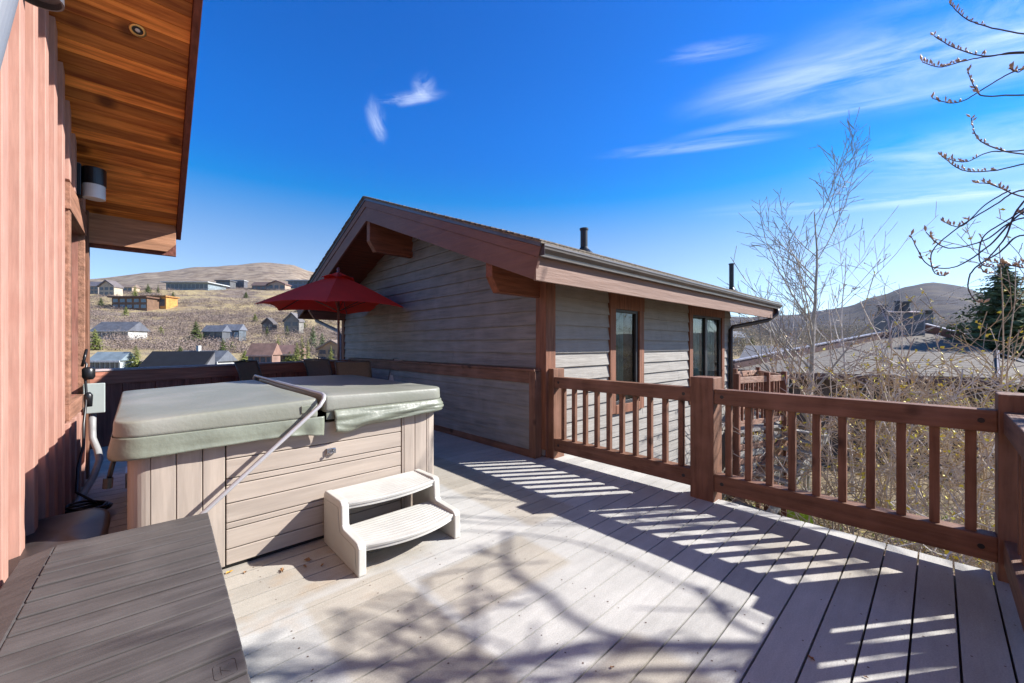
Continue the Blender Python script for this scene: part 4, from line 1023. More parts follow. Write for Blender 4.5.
# low green growth and grass below
gs = MB(); R_ = random.Random(8)
for k in range(9000):
    if k < 5000: px = R_.uniform(782, 812); Y = R_.uniform(9.5, 13)
    else: px = R_.uniform(700, 1080); Y = R_.uniform(5.5, 14)
    q_ = at(px, 345, Y); z = terr(q_.x, q_.y)
    h = R_.uniform(.08, .35) if k < 5000 else R_.uniform(.03, .12); a = R_.random()*6.28; wd_ = .02
    gs.poly([(q_.x-wd_*math.cos(a), q_.y-wd_*math.sin(a), z), (q_.x+wd_*math.cos(a), q_.y+wd_*math.sin(a), z), (q_.x+R_.gauss(0,.06), q_.y+R_.gauss(0,.06), z+h)])
tag(gs.build('ground_cover', mat('fresh_green_growth', (.22,.30,.03), col2=(.34,.42,.06), scale=.6, bump=0)), 'fresh yellow green grass and seedlings on the ground below the deck', 'grass', kind='stuff')

# budding tree whose twigs hang into the view and shade the deck
bt = thing('budding_tree', 'dark twigged budding tree leaning over the railing from the right edge', 'tree', (8.1, -4.9, terr(8.1, -4.9)))
mb = MB(); TB = Vector((8.1, -4.9, terr(8.1, -4.9))); R_ = random.Random(21)
trunk = [TB, Vector((8.05,-4.85,-1)), Vector((8.1,-4.8,1.0)), Vector((8.0,-4.7,2.6)), Vector((8.05,-4.6,4.2)), Vector((8.1,-4.3,6.4))]
mb.tube(trunk, [.14,.12,.09,.06,.035,.02], 8)
bs = MB()
def bud_cluster(q, d, size=.016):
    for _ in range(1):
        dr = (d*.5+Vector((R_.gauss(0,.5), R_.gauss(0,.5), .75+R_.random()*.3))).normalized()
        l = size*R_.uniform(1.6, 2.9); b0 = q; side = dr.cross(Vector((R_.random(), R_.random(), .3))).normalized(); w_ = size*.42; s2 = dr.cross(side)
        mid = b0+dr*l*.55; tip = b0+dr*l
        base = len(bs.v); bs.v += [tuple(b0)]+[tuple(mid+(side*math.cos(a)+s2*math.sin(a))*w_) for a in (0, 1.57, 3.14, 4.71)]+[tuple(tip)]
        for i in range(4): bs.face((base, base+1+(i+1)%4, base+1+i)); bs.face((base+5, base+1+i, base+1+(i+1)%4))
def twig(path, r0, r1, budfrom=.35, dens=1.0, bsz=.027):
    """smooth curve through points"""
    P_ = [Vector(p) for p in path]; pts = []
    for i in range(len(P_)-1):
        p0 = P_[max(i-1,0)]; p1 = P_[i]; p2 = P_[i+1]; p3 = P_[min(i+2, len(P_)-1)]
        for k in range(8):
            t_ = k/8; pts.append(.5*((2*p1)+(p2-p0)*t_+(2*p0-5*p1+4*p2-p3)*t_*t_+(3*p1-p0-3*p2+p3)*t_**3))
    pts.append(P_[-1]); n = len(pts)
    pts = [p+Vector((R_.gauss(0,.0012),R_.gauss(0,.0012),R_.gauss(0,.0012))) for p in pts]
    mb.tube(pts, [r0+(r1-r0)*i/(n-1) for i in range(n)], 6)
    for i in range(n):
        if i/n < budfrom: continue
        if R_.random() < dens*.95:
            bud_cluster(pts[i], (pts[min(i+1,n-1)]-pts[max(i-1,0)]).normalized(), bsz)
    bud_cluster(pts[-1], (pts[-1]-pts[-2]).normalized(), bsz*1.3)
    return pts
A = lambda px, py, Y: at(px, py, Y)
TW = [  # tips seen against the sky; every twig starts on the tree outside the frame
    ([(1300,90,4.2),(1100,45,4.6),(1024,34,4.8),(985,26,4.9),(965,18,5.0),(950,4,5.1)], .55),
    ([(1300,110,4.0),(1120,56,4.4),(1024,52,4.6),(985,56,4.7),(955,48,4.8),(934,36,4.85)], .55),
    ([(1120,56,4.4),(1030,53,4.6),(985,57,4.7),(960,62,4.8),(940,67,4.85),(922,62,4.9)], .5),
    ([(1300,140,4.0),(1110,98,4.3),(1024,95,4.5),(985,96,4.6),(975,88,4.65),(968,72,4.7)], .6),
    ([(1110,50,4.2),(1024,68,4.4),(985,88,4.6),(965,100,4.7),(950,103,4.8),(932,98,4.9)], .6),
    ([(1300,180,4.2),(1120,155,4.4),(1024,154,4.6),(990,146,4.7),(976,136,4.8),(971,118,4.9)], .45),
    ([(1300,160,4.2),(1120,135,4.6),(1024,150,4.7),(990,152,4.8),(965,162,4.9),(945,158,5.0)], .6),
    ([(1200,120,4.2),(1080,150,4.4),(1024,164,4.6),(990,171,4.7),(962,170,4.8),(942,156,4.9)], .5),
    ([(1300,240,4.0),(1100,215,4.2),(1024,197,4.4),(1005,190,4.5),(990,184,4.55),(978,183,4.6)], .5),
    ([(1300,200,3.8),(1100,190,4.0),(1024,190,4.2),(995,205,4.3),(955,230,4.4),(932,252,4.5),(934,272,4.5),(945,276,4.5)], .8),
    ([(1300,190,3.8),(1080,200,4.0),(1024,212,4.1),(990,245,4.2),(960,265,4.3),(940,268,4.35),(925,262,4.4),(911,236,4.45)], .72),
    ([(1300,260,3.9),(1090,230,4.0),(1024,218,4.1),(985,240,4.2),(955,248,4.3),(940,245,4.35),(926,232,4.4)], .7),
    ([(1200,150,3.8),(1060,180,4.0),(1020,206,4.1),(1005,238,4.2),(985,262,4.3),(981,268,4.3),(988,274,4.3)], .85),
    ([(1060,180,4.0),(1015,215,4.1),(985,235,4.15),(979,255,4.2),(985,266,4.2),(1010,266,4.2),(1030,262,4.2)], .6),
    ([(1200,300,4.0),(1080,250,4.1),(1024,235,4.2),(1000,252,4.2),(975,268,4.2),(968,284,4.2),(973,298,4.2),(983,303,4.2)], .95),
    ([(1100,300,4.0),(1050,270,4.1),(1024,268,4.2),(1005,264,4.2),(990,262,4.25)], .3),
    ([(1200,60,4.0),(1060,60,4.3),(1030,66,4.4),(1018,72,4.4),(1010,68,4.4)], .6),
    ([(1200,220,4.0),(1080,224,4.1),(1040,220,4.2),(1021,214,4.2)], .6),
    ([(1010,190,4.5),(985,205,4.5),(962,226,4.55),(944,222,4.6)], .5),
]
hub = [Vector((7.3,-2.1,z)) for z in (2.4, 2.8, 3.2, 3.6, 4.0)]
for path, bf in TW:
    w_ = [A(*p) for p in path]
    if path[0][0] >= 1180:
        s0 = min(trunk, key=lambda q: abs(q.z-w_[0].z)+((q-w_[0]).length)*.1)
        w_ = [s0, (s0+w_[0])*.5+Vector((0,0,.15))]+w_
        twig(w_, .012, .0042, bf+.15 if bf < .8 else bf, .85)
    else: twig(w_, .008, .004, bf, .85)
# crown whose shadow falls over the sunny boards
def outside(p):
    X = p.x*math.cos(TH)-p.y*math.sin(TH); Y = p.x*math.sin(TH)+p.y*math.cos(TH); sh_y = p.y+.842*p.z; sh_x = p.x-1.2215*p.z
    return X > 1.36*Y+.15 and sh_y < 2.4 and p.z < 5.5 and sh_x < 2.55
PC = dict(seg=(10,7,5,3), wander=.17, up=.0, kids=(5,3,2), ratio=.58, ang=(35,70), minr=.0105, sides=(6,4,4,3), levels=2, lo=.2, taper=.3, ok=outside)
R_ = random.Random(35)
for z0, (ex, ey, ez) in ((2.0,(6.0,-2.2,3.0)),(2.6,(5.6,-2.6,3.4)),(3.0,(6.3,-2.0,3.8)),(3.4,(7.2,-2.7,4.4)),(3.0,(5.3,-3.0,3.9))):
    p0 = Vector((8.05, -4.7, z0)); e_ = Vector((ex, ey, ez)); md = (p0+e_)/2+Vector((.25,.1,-.15))
    mb.tube([p0, md, e_], [.045,.034,.026], 6)
    for j in range(2):
        bare_branch(mb, e_, ((e_-md).normalized()+Vector((R_.gauss(0,.4), R_.gauss(0,.4), R_.gauss(0,.25)))).normalized(), 1.8, .026, 0, R_, dict(PC))
    bare_branch(mb, md.lerp(e_, .6), Vector((-.5+R_.gauss(0,.3), .5+R_.gauss(0,.3), .15)).normalized(), 1.5, .02, 0, R_, dict(PC))
mb.v = [tuple(Vector(v)-TB) for v in mb.v]; bs.v = [tuple(Vector(v)-TB) for v in bs.v]
mb.build('trunk', DKB, bt, local=True); tag(bs.build('buds', mat('pink_tan_buds', (.46,.27,.17), col2=(.60,.45,.30), scale=14, bump=0, rough=.6), bt, local=True), kind='stuff')
# ---------------------------------------------------------------- shingle roofed house below the railing
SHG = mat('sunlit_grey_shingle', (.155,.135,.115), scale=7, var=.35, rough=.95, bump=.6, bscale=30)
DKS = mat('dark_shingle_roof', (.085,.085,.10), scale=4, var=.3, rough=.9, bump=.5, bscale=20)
BRM = mat('brown_parapet_paint', (.13,.07,.06), rough=.7); CAPM = mat('pale_metal_coping', (.38,.35,.36), rough=.4, bump=.05)
GSM = wood('blue_grey_siding', (.19,.19,.19), 'x')
bh = thing('house', 'house with a broad grey shingle roof and brown parapet edges beyond the bare thicket', 'house', at(900, 372, 22)*1.0)
bhl = bh.location; 
A_, B_, E1, E2, F_ = at(921,331,30), at(733,369,23.5), at(790,372.5,19.5), at(999,378,19.2), at(998,353,23.5)
mb = MB()
# shingle courses as thin steps
def roof_face(mb, lo0, lo1, hi0, hi1, n):
    for i in range(n):
        f0, f1 = i/n, (i+1)/n
        a, b_ = lo0.lerp(hi0, f0), lo1.lerp(hi1, f0); c, d = lo1.lerp(hi1, f1), lo0.lerp(hi0, f1)
        up = Vector((0,0,.012)); mb.poly([a+up, b_+up, c, d]); mb.poly([a, b_, b_+up, a+up])
apexL = A_ + (B_-A_)*.10
roof_face(mb, E1, E2, B_.lerp(A_, .75), A_, 26)
mb.poly([B_, E1, B_.lerp(A_, .75)]); 
roof_face(mb, E2, E2+(F_-E2)*.02, A_, F_, 10) if False else mb.poly([E2, F_, A_])
G0, G1, G2 = at(1001,380,18.8), at(1085,392,17), at(1090,372,22)
mb.poly([E2-Vector((0,0,.25)), G1, G2, F_-Vector((0,0,.2))])
mb.build('roof', SHG, bh)
def band(a, b_, h, m_, name, w_=.22, dz=0):
    x = MB(); x.beam(a+Vector((0,0,h/2+dz)), b_+Vector((0,0,h/2+dz)), w_, h); x.build(name, m_, bh)
band(B_, A_, .50, BRM, 'parapet', dz=-.05); band(B_, A_, .07, CAPM, 'coping', .30, dz=.452)
P2 = at(1120, 384, 21.5); P1 = at(926, 331, 29.9)
band(P1, P2, .55, BRM, 'parapet', dz=-.05); band(P1, P2, .07, CAPM, 'coping', .30, dz=.502)
x = MB(); x.prism([P1-Vector((0,0,.05)), P2-Vector((0,0,.05)), P2.lerp(E2,.30)-Vector((0,0,.2)), F_+Vector((0,0,.02)), A_], (0,0,-.05)); x.build('roof_slope', DKS, bh)  # shaded band of the roof, its shade put into darker blue grey shingle
x = MB(); x.beam(E1-Vector((0,0,.16)), E2-Vector((0,0,.16)), .12, .30); x.build('eave_board', BRM, bh)
x = MB(); x.beam(E2-Vector((0,0,.1)), F_-Vector((0,0,.0)), .10, .34); x.build('gable_edge', CAPM, bh)
back = (at(900,345,30)-at(900,345,20)).normalized(); back.z = 0
x = MB()
e1, e2 = E1+back*.9, E2+back*.9
x.prism([(e1.x,e1.y,-6), (e2.x,e2.y,-6), (e2.x,e2.y,E2.z-.2), (e1.x,e1.y,E1.z-.2)], back*5)
x.build('wall', wood('dark_brown_wall', (.10,.07,.055), 'z'), bh)
for px0, px1 in ((815,840),(905,918),(955,975)):
    a, b_ = at(px0,388,20.3), at(px1,388,20.3); a -= back*.0; 
    x = MB(); x.prism([(a.x,a.y,-2.2), (b_.x,b_.y,-2.2), (b_.x,b_.y,-.5), (a.x,a.y,-.5)], back*.08); x.build('window', GLASS, bh)
# clapboard chimney chase with four flues
cc = thing('chimney', 'grey clapboard chimney chase with capped metal flues on the shingle roof', 'chimney', W((889-512)/400*28.6, 28.6, 2.0), -TH)
x = MB(); wch = 2.45
for i in range(8): x.prism([(0,-.03,i*.22),(wch,-.03,i*.22),(wch,.0,i*.22+.22),(0,.0,i*.22+.22)], (0,.3,0))
x.box(0,wch,.301,1.2,0,1.76); x.build('siding', GSM, cc, local=True)
MB().box(wch, wch+.10, -.03, 1.2, 0, 1.9).build('corner_board', CAPM, cc, local=True)  # pale slab: the lit right side of the chase put into its colour
for a, b_ in ((.05,1.3),(1.5,wch+.1)):
    MB().prism([(a,-.1,1.77),(b_,-.1,1.77),(b_,1.15,2.0),(a+.4,1.15,2.0)], (0,0,.07)).build('cap', mat('tan_metal_cap', (.30,.22,.19), rough=.5), cc, local=True)
for (fx, fy, r_, h0, h1) in ((.25,.8,.32,1.7,2.42),(1.35,.8,.17,1.8,2.75),(1.95,.8,.34,1.8,2.68)):
    MB().lathe((fx,fy,0), [(r_*.9,h0),(r_*.9,h1-.45),(r_*.75,h1-.42),(r_*.75,h1-.12),(r_*1.15,h1-.1),(r_*1.15,h1),(0,h1+.03)], 20).build('flue', mat('dark_steel_flue', (.09,.09,.10), rough=.4, metal=.5), cc, local=True)
c2 = thing('chimney', 'narrow second chimney with a dark cap standing right of the clapboard chase', 'chimney', W((929-512)/400*31, 31, 1.8), -TH)
MB().box(-.05,.35,0,.7,0,2.1).build('stack', GSM, c2, local=True); MB().box(-.12,.42,-.07,.77,2.101,2.2).build('cap', BLACK, c2, local=True); MB().box(-.02,.32,.03,.67,2.201,2.4).build('flue', BLACK, c2, local=True)
# another low roof between
lr = thing('house', 'low house with a dark blue grey shed roof beyond the corner of the gabled house', 'house', at(765, 360, 28))
a, b_, c_, d_ = at(737,362,27), at(803,362,27), at(790,345.5,34), at(746,345.5,34)
MB().prism([a, b_, c_, d_], (0,0,-.18)).build('roof', DKS, lr)
MB().prism([at(730,367,25.2), at(762,366,25.2), at(766,358,28), at(746,358,28)], (0,0,-.15)).build('roof', SHG, lr)
x = MB(); x.prism([(a.x,a.y,-6),(b_.x,b_.y,-6),(b_.x,b_.y,a.z-.25),(a.x,a.y,a.z-.25)], back*3.8); x.build('wall', wood('tan_wall', (.30,.25,.19), 'x'), lr)

# ---------------------------------------------------------------- lower landing beside the gabled house
LP = at(760, 410, 10.2); ln_ = thing('landing', 'lower timber landing with railings and weathered skirt boards past the end of the gabled house', 'landing', (LP.x, LP.y, -.45))
LWD = wood('faded_landing_wood', (.36,.21,.15), 'x', wear=((.48,.34,.26), 3, .7)); LWZ = wood('landing_post_wood', (.17,.075,.05), 'z'); GRY = wood('silvered_board', (.36,.34,.31), 'x', var=.25)
c00, c10, c11, c01 = at(737,384,8.9), at(784,374,9.7), at(758,373.5,11.6), at(735,373.5,10.8)
ZT_, ZD = .78, -.42
def vpost(p, w_=.11, z0=-4, z1=ZT_+.08): MB().box(p.x-w_/2, p.x+w_/2, p.y-w_/2, p.y+w_/2, z0, z1).build('post', LWZ, ln_, bevel=.005)
Pq = [Vector((p.x, p.y, 0)) for p in (c00, c10, c11, c01)]
mid = Pq[0].lerp(Pq[1], .62)
for p in (Pq[0], mid, Pq[1], Pq[2], Pq[3]): vpost(p)
for a, b_ in ((Pq[0], mid), (mid, Pq[1]), (Pq[1], Pq[2]), (Pq[2], Pq[3])):
    for z, h in ((ZT_-.07, .14), (ZD+.16, .12)):
        x = MB(); x.beam(a+Vector((0,0,z)), b_+Vector((0,0,z)), .05, h); x.build('rail', LWD, ln_, bevel=.004)
    L = (b_-a).length; k = int(L/.17)
    for i in range(1, k):
        q_ = a.lerp(b_, i/k); MB().box(q_.x-.022, q_.x+.022, q_.y-.022, q_.y+.022, ZD+.2, ZT_-.12).build('baluster', LWZ, ln_)
MB().prism([(p.x, p.y, ZD) for p in Pq], (0,0,-.06)).build('floor', GRY, ln_)
for i in range(8):
    z = ZD-.22-i*.16
    x = MB(); x.beam(Pq[0]+Vector((0,0,z)), Pq[1]+Vector((0,0,z)), .03, .13); x.build('skirt_board', GRY if i % 2 == 0 else LWD, ln_, bevel=.003)
for i in range(5):
    z = ZD-.22-i*.16
    x = MB(); x.beam(Pq[1]+Vector((.02,0,z)), Pq[2]+Vector((0,0,z)), .03, .13); x.build('skirt_board', GRY, ln_, bevel=.003)
# stair flight along the landing
st_ = thing('staircase', 'weathered grey wooden stair flight descending from the lower landing', 'stairs', (Pq[0].x, Pq[0].y, -2))
s0 = Pq[1]+Vector((.25,-.1,0)); dirn = (Pq[0]-Pq[1]).normalized(); out_ = Vector((dirn.y, -dirn.x, 0)); out_ = out_ if out_.dot(Vector((0,0,0))-Pq[0]) > 0 else -out_
for sx in (0.05, .75):
    a = s0+out_*sx+Vector((0,0,ZD-.1)); b_ = a+dirn*2.6+Vector((0,0,-1.75)); x = MB(); x.beam(a, b_, .05, .24); x.build('stringer', LWD if sx < .5 else GRY, st_)
for i in range(10):
    a = s0+dirn*(.15+i*.26)+Vector((0,0,ZD-.13-i*.175)); x = MB(); x.beam(a+out_*.05, a+out_*.8, .25, .04, (0,0,1)); x.build('step', GRY, st_)

# ---------------------------------------------------------------- conifers
def conifer(label, base, H, R, seed, m_, group=None, dense=1.0, name='conifer_tree', tr=None):
    R_ = random.Random(seed); t_ = thing(name, label, 'tree', base, 0, group); mb = MB(); tk = MB()
    tk.tube([(0,0,-.3),(0,0,H*.5),(0,0,H*.98)], [H*.02, H*.012, H*.003], 6)
    n = int(150*dense)
    for i in range(n):
        f = (i+R_.random())/n; z = H*(.05+.94*f); rr = R*(1-f)**.8*R_.uniform(.62,1.18)+.02*H*.3
        a = R_.random()*2*PI; d = Vector((math.cos(a), math.sin(a), 0)); s = Vector((-d.y, d.x, 0))
        droop = -.18*rr+.10*rr*(f > .6)
        k = 7 if dense > .7 else 4
        for j in range(k):
            g = (j+.6)/k; c = Vector((0,0,z))+d*rr*g+Vector((0,0,droop*g*g+.05*rr*g))
            w_ = rr*.26*(1.15-g)+.03*H*.25
            for q_ in range(3 if dense > 1.5 else 2):
                o1 = s*w_*R_.uniform(-1,1)+d*w_*R_.uniform(.1,.8)+Vector((0,0,-w_*R_.uniform(-.1,.55)))
                o2 = s*w_*R_.uniform(-1,1)+d*w_*R_.uniform(-.1,.5)+Vector((0,0,-w_*R_.uniform(-.3,.3)))
                mb.poly([c, c+o1, c+o1*.7+o2*.5, c+o2*.8])
    tk.build('trunk', tr or TANB, t_, local=True); mb.build('crown', m_, t_, local=True); return t_
SPR = mat('blue_green_needles', (.055,.09,.035), col2=(.17,.22,.09), scale=1.2, bump=0, rough=.8)
PIN = mat('olive_green_needles', (.06,.085,.025), col2=(.16,.19,.055), scale=.5, bump=0, rough=.8)
YLG = mat('yellow_green_foliage', (.15,.18,.045), col2=(.32,.33,.09), scale=.4, bump=0, rough=.8)
b = at(1003, 345, 26); gz = terr(b.x, b.y)
conifer('large blue green spruce standing above the house roof at the right edge', (b.x, b.y, gz), 1.5+84/400*26-gz, 6.2, 3, SPR, dense=6)

# ---------------------------------------------------------------- hillside houses and trees
def hill_pos(px, py, lo=60, hi=700):
    """farthest-visible ground point of the near slope showing at that height"""
    best = None; d = lo
    while d < hi:
        q_ = W((px-512)/400*d, d); z = terr(q_.x, q_.y); p = 345-(z-1.5)/d*400
        e = abs(p-py)
        if best is None or e < best[0]: best = (e, d, z, q_)
        if p < py-.3: break
        d *= 1.012
    return best[1], Vector((best[3].x, best[3].y, best[2]))
def bgh(label, px0, px1, pyb, pyt, wallc, roofc, kind='gable', nwin_=4, rows=1, rot=0, depth=.6, winc=None, roofh=.38, over=.06, name='hillside_house', parts=()):
    d, base = hill_pos((px0+px1)/2, pyb)
    w_ = (px1-px0)/400*d; h = (pyb-pyt)/400*d; dp = w_*depth
    t_ = thing(name, label, 'house', base, -TH+rot)
    wm = mat('wall_paint', wallc, scale=.5, rough=.8, bump=0); rm = mat('roof_cover', roofc, scale=.8, rough=.8, bump=0)
    wh = h*(1-roofh) if kind != 'flat' else h*.9
    x0, x1 = -w_/2, w_/2
    if kind == 'shed':
        dp = 2.4; zf = 1.5-23.5/400*d-base.z; zb = 1.5-6.2/400*(d+dp)-base.z
    hw_ = zf-.3 if kind == 'shed' else wh
    wb = MB().box(x0, x1, 0, dp, -h*.6-2, hw_)
    if kind == 'shed': wb.prism([(x0, 0, hw_+.001), (x0, dp, zb-.22), (x0, dp, hw_+.001)], (w_, 0, 0))
    wb.build('wall', wm, t_, local=True)
    o = over*w_
    if kind == 'flat': MB().box(x0-o, x1+o, -o*1.4, dp+o, wh+.002, wh+h*.1).build('roof', rm, t_, local=True)
    elif kind == 'gable':      # front slope faces the viewer
        MB().prism([(x0-o, -o, wh-.1), (x0-o, dp/2, h), (x0-o, dp+o, wh-.1)], (w_+2*o, 0, 0)).build('roof', rm, t_, local=True)
        MB().box(x0-o, x1+o, -o-.12, -o-.01, wh-.35, wh-.08).build('fascia', mat('house_trim', tuple(min(.6, c*1.8+.05) for c in wallc), bump=0), t_, local=True)
    elif kind == 'front':      # gable end faces the viewer
        MB().prism([(x0, 0, wh+.002), (x1, 0, wh+.002), (0, 0, h*.94)], (0, dp, 0)).build('gable', wm, t_, local=True)
        th_ = h*.08
        for s in (-1, 1): MB().prism([(0, -o*1.5, h*.945), (s*(x1+o), -o*1.5, wh-h*.06), (s*(x1+o), -o*1.5, wh-h*.06+th_), (0, -o*1.5, h*.945+th_)], (0, dp+o*2, 0)).build('roof', rm, t_, local=True)
    elif kind == 'shed':
        MB().prism([(x0-o, -.3, zf), (x1+o, -.3, zf), (x1+o, dp, zb), (x0-o, dp, zb)], (0,0,-.2)).build('roof', rm, t_, local=True)
        wh = zf-.3
    wmz = winc or mat('far_window', (.08,.09,.105), rough=.15, bump=0)
    for r_ in range(rows):
        z0 = wh*(r_+.22)/rows; z1 = wh*(r_+.80)/rows
        for i in range(nwin_):
            c = x0+w_*(i+.5)/nwin_; hw = w_/nwin_*.34
            MB().box(c-hw, c+hw, -.06-.004*w_, .02, z0, z1).build('window', wmz, t_, local=True)
    for p in parts:
        if p == 'deck':
            MB().box(x0, x1, -h*.35, -.1, wh*.12, wh*.2).build('deck', rm, t_, local=True)
            for i in range(5):
                c = x0+w_*(i+.1)/4.2; MB().box(c, c+.25, -h*.35, -h*.35+.25, -h*.5, wh*.12).build('post', rm, t_, local=True)
        if p == 'chimney': MB().box(x0+w_*.3, x0+w_*.36, dp*.4, dp*.55, wh, h*1.22).build('chimney', wm, t_, local=True)
        if p == 'wing': MB().box(x1+.02, x1+w_*.3, dp*.2, dp*.8, -2, wh*.85).build('wing', wm, t_, local=True)
    return t_
GRR, BRR, DRR = (.10,.10,.115), (.18,.11,.085), (.05,.055,.07)
bgh('beige gabled ridge house highest at the far left of the hillside', 99, 114, 296, 280, (.42,.35,.26), (.14,.12,.12), 'front', 3, 2)
bgh('grey roofed ridge house touching the left wall with dark lower windows', 86, 98, 294, 281, (.22,.19,.17), (.16,.15,.17), 'gable', 3, 2)
bgh('small tan ridge house between young trees left of the long glass house', 118, 132, 292, 284, (.36,.28,.2), (.2,.15,.12), 'gable', 3, 1)
bgh('modern brown flat roofed house with dark windows left of the orange wing', 112, 147, 309, 296, (.15,.085,.05), (.13,.07,.045), 'flat', 5, 2, winc=mat('blue_far_window', (.12,.17,.22), rough=.1, bump=0))
bgh('bright orange flat roofed wing of the modern house on the hillside', 143, 166, 308, 295, (.48,.23,.06), (.30,.15,.05), 'flat', 3, 1)
bgh('long low house with white lower storey and blue grey roof, left on the slope', 93, 128, 339, 321, (.50,.50,.47), (.10,.105,.125), 'gable', 8, 1, roofh=.52)
bgh('small dark grey house attached right of the long low white one', 127, 140, 338, 325, (.13,.16,.15), (.12,.12,.13), 'gable', 2, 1, roofh=.4)
bgh('long modern ridge house of dark glass under a pale flat roof', 166, 208, 290, 282, (.20,.24,.26), (.46,.48,.48), 'flat', 10, 1)
bgh('white and black modern ridge house, left block of two', 216, 230, 289, 280, (.10,.10,.10), (.09,.09,.10), 'flat', 2, 1)
bgh('white box shaped modern ridge house between the two black blocks', 228, 235, 288, 280, (.62,.62,.60), (.4,.4,.4), 'flat', 1, 1)
bgh('black modern ridge block right of the white box house', 235, 244, 288, 280, (.10,.10,.11), (.35,.35,.34), 'flat', 2, 1)
bgh('brown roofed wide ridge house right of the black and white ones', 252, 270, 290, 281, (.14,.10,.085), (.13,.085,.07), 'gable', 4, 1, roofh=.5)
bgh('reddish brown peaked ridge house with a cream gable', 268, 285, 290, 280.5, (.34,.25,.19), (.16,.09,.075), 'front', 3, 1)
bgh('blue grey flat roofed ridge house farthest right on the ridge', 288, 313, 288.5, 280, (.11,.14,.19), (.38,.40,.42), 'flat', 5, 2)
bgh('dark two storey slope house with a terrace and white gable window', 203, 222, 343, 325, (.085,.09,.10), (.11,.12,.15), 'gable', 3, 2, parts=('deck',), roofh=.35)
bgh('dark slope house with tall blue windows right of the terrace house', 221, 239, 341, 324, (.10,.12,.14), (.14,.15,.18), 'gable', 3, 1, roofh=.35, winc=mat('sky_far_window', (.25,.36,.42), rough=.1, bump=0))
bgh('dark gabled house among bushes at the middle right of the slope', 262, 273, 333, 318, (.11,.09,.085), (.10,.09,.09), 'front', 2, 2)
bgh('tall grey gabled house left of the umbrella canopy', 284, 299, 334, 313, (.20,.19,.17), (.14,.13,.13), 'front', 2, 2)
bgh('white and blue low house at the bottom left behind the parapet', 90, 120, 377, 358, (.36,.40,.40), (.20,.25,.28), 'gable', 6, 1, roofh=.42)
bgh('house with pale peaked end wall behind the big dark roof', 176, 217, 374, 351, (.38,.38,.36), (.11,.12,.14), 'gable', 5, 1, roofh=.45, parts=('chimney',))
bgh('nearest house with a big plain black shed roof above the parapet', 138, 203, 390, 352, (.12,.12,.13), (.012,.013,.018), 'shed', 6, 1, over=.0, roofh=.125, depth=.5)
bgh('brown roofed low house behind green bushes, left of two', 248, 272, 368, 343, (.24,.15,.12), (.22,.13,.10), 'gable', 4, 1, roofh=.45)
bgh('brown flat roofed low house behind green bushes, right of two', 268, 297, 366, 345, (.36,.24,.19), (.20,.12,.10), 'gable', 4, 1, roofh=.42)
bgh('brown house with a dark balcony seen between the umbrella pole and the gable', 318, 345, 362, 340, (.30,.22,.15), (.20,.15,.12), 'front', 3, 2, parts=('deck',))
bgh('pale valley house seen past the downspout of the gabled house', 728, 744, 346, 331, (.5,.5,.48), (.28,.28,.29), 'gable', 3, 1, name='valley_house')
bgh('white valley house low behind the bare trees', 741, 753, 343, 333, (.60,.60,.58), (.4,.4,.4), 'front', 2, 1, name='valley_house')
def bgt(label, px, pyb, pyt, m_, seed, wd_=.32, group=None, dense=.9):
    d, base = hill_pos(px, pyb, lo=40); H = (pyb-pyt)/400*d
    return conifer(label, base, H, H*wd_*1.25, seed, m_, group, dense=1.6)
CT = [(196,342,320,PIN,'round dark pine standing left of the dark terrace house',.42),(223,364,338,PIN,'yellow green pine right of the big black roof',.34),(136,372,345,YLG,'yellow green tree just left of the big black roof',.34),
      (95,350,328,YLG,'yellow green tree against the corner of the red wall',.38),(267,337,326,PIN,'small cone shaped evergreen in front of the orange bush',.3),(287,336,325,PIN,'small evergreen below the tall grey gabled house',.3),
      (245,362,350,YLG,'low light green bushy tree in front of the brown roofs',.6),(262,366,349,PIN,'broad green bushy tree before the brown roofed houses, left one',.6),(274,366,348,PIN,'broad green bushy tree before the brown roofed houses, right one',.55),
      (290,366,351,YLG,'pale green bush at the right end of the brown roofed houses',.6),(313,350,326,SPR,'blue green spruce left of the umbrella pole',.3),(322,352,332,SPR,'blue green spruce touching the umbrella pole',.3),
      (135,298,285,YLG,'yellowish tree beside the beige ridge house',.3),(148,294,283,PIN,'dark evergreen on the ridge left of the glass house',.38),(158,293,284,PIN,'narrow evergreen on the ridge touching the glass house',.2),
      (212,289,281,YLG,'pale round tree on the ridge between glass house and white house',.4),(107,294,284,SPR,'dark conifer before the beige ridge house',.3),(140,309,301,YLG,'small yellow tree before the modern brown house',.35),
      (299,312,305,PIN,'round green bush right above the umbrella canopy edge',.7),(302,372,335,YLG,'tall slender light tree left of the umbrella pole',.16),(308,372,338,YLG,'tall slender light tree second left of the umbrella pole',.14),
      (282,365,346,YLG,'light green tree behind the broad bushes',.35),(743,352,338,PIN,'dark evergreen past the downspout',.4),(752,350,336,YLG,'pale green tree past the downspout',.35)]
CT += [(101,306,297,PIN,'dark green tree just below the beige ridge house',.4),(126,316,306,YLG,'yellow green tree under the modern brown house',.4),(173,300,291,PIN,'small green tree below the left end of the long glass house',.4),
       (180,360,346,PIN,'round green tree behind the big black roof',.5),(232,352,341,YLG,'olive bush right of the two dark slope houses',.6),(255,322,313,YLG,'golden green tree on the mid slope above the peaked dark house',.4),
       (246,298,291,PIN,'low green tree below the black and white ridge house',.45),(278,352,338,YLG,'golden tree between the brown roofs and the tall grey house',.35),(303,330,316,PIN,'dark green tree right beside the tall grey gabled house',.35),(161,335,326,YLG,'lone golden green tree at the middle of the slope',.45),
       (331,366,345,YLG,'pale tall tree just right of the umbrella pole',.2),(297,370,342,YLG,'feathery pale green tree under the left canopy tip',.3)]
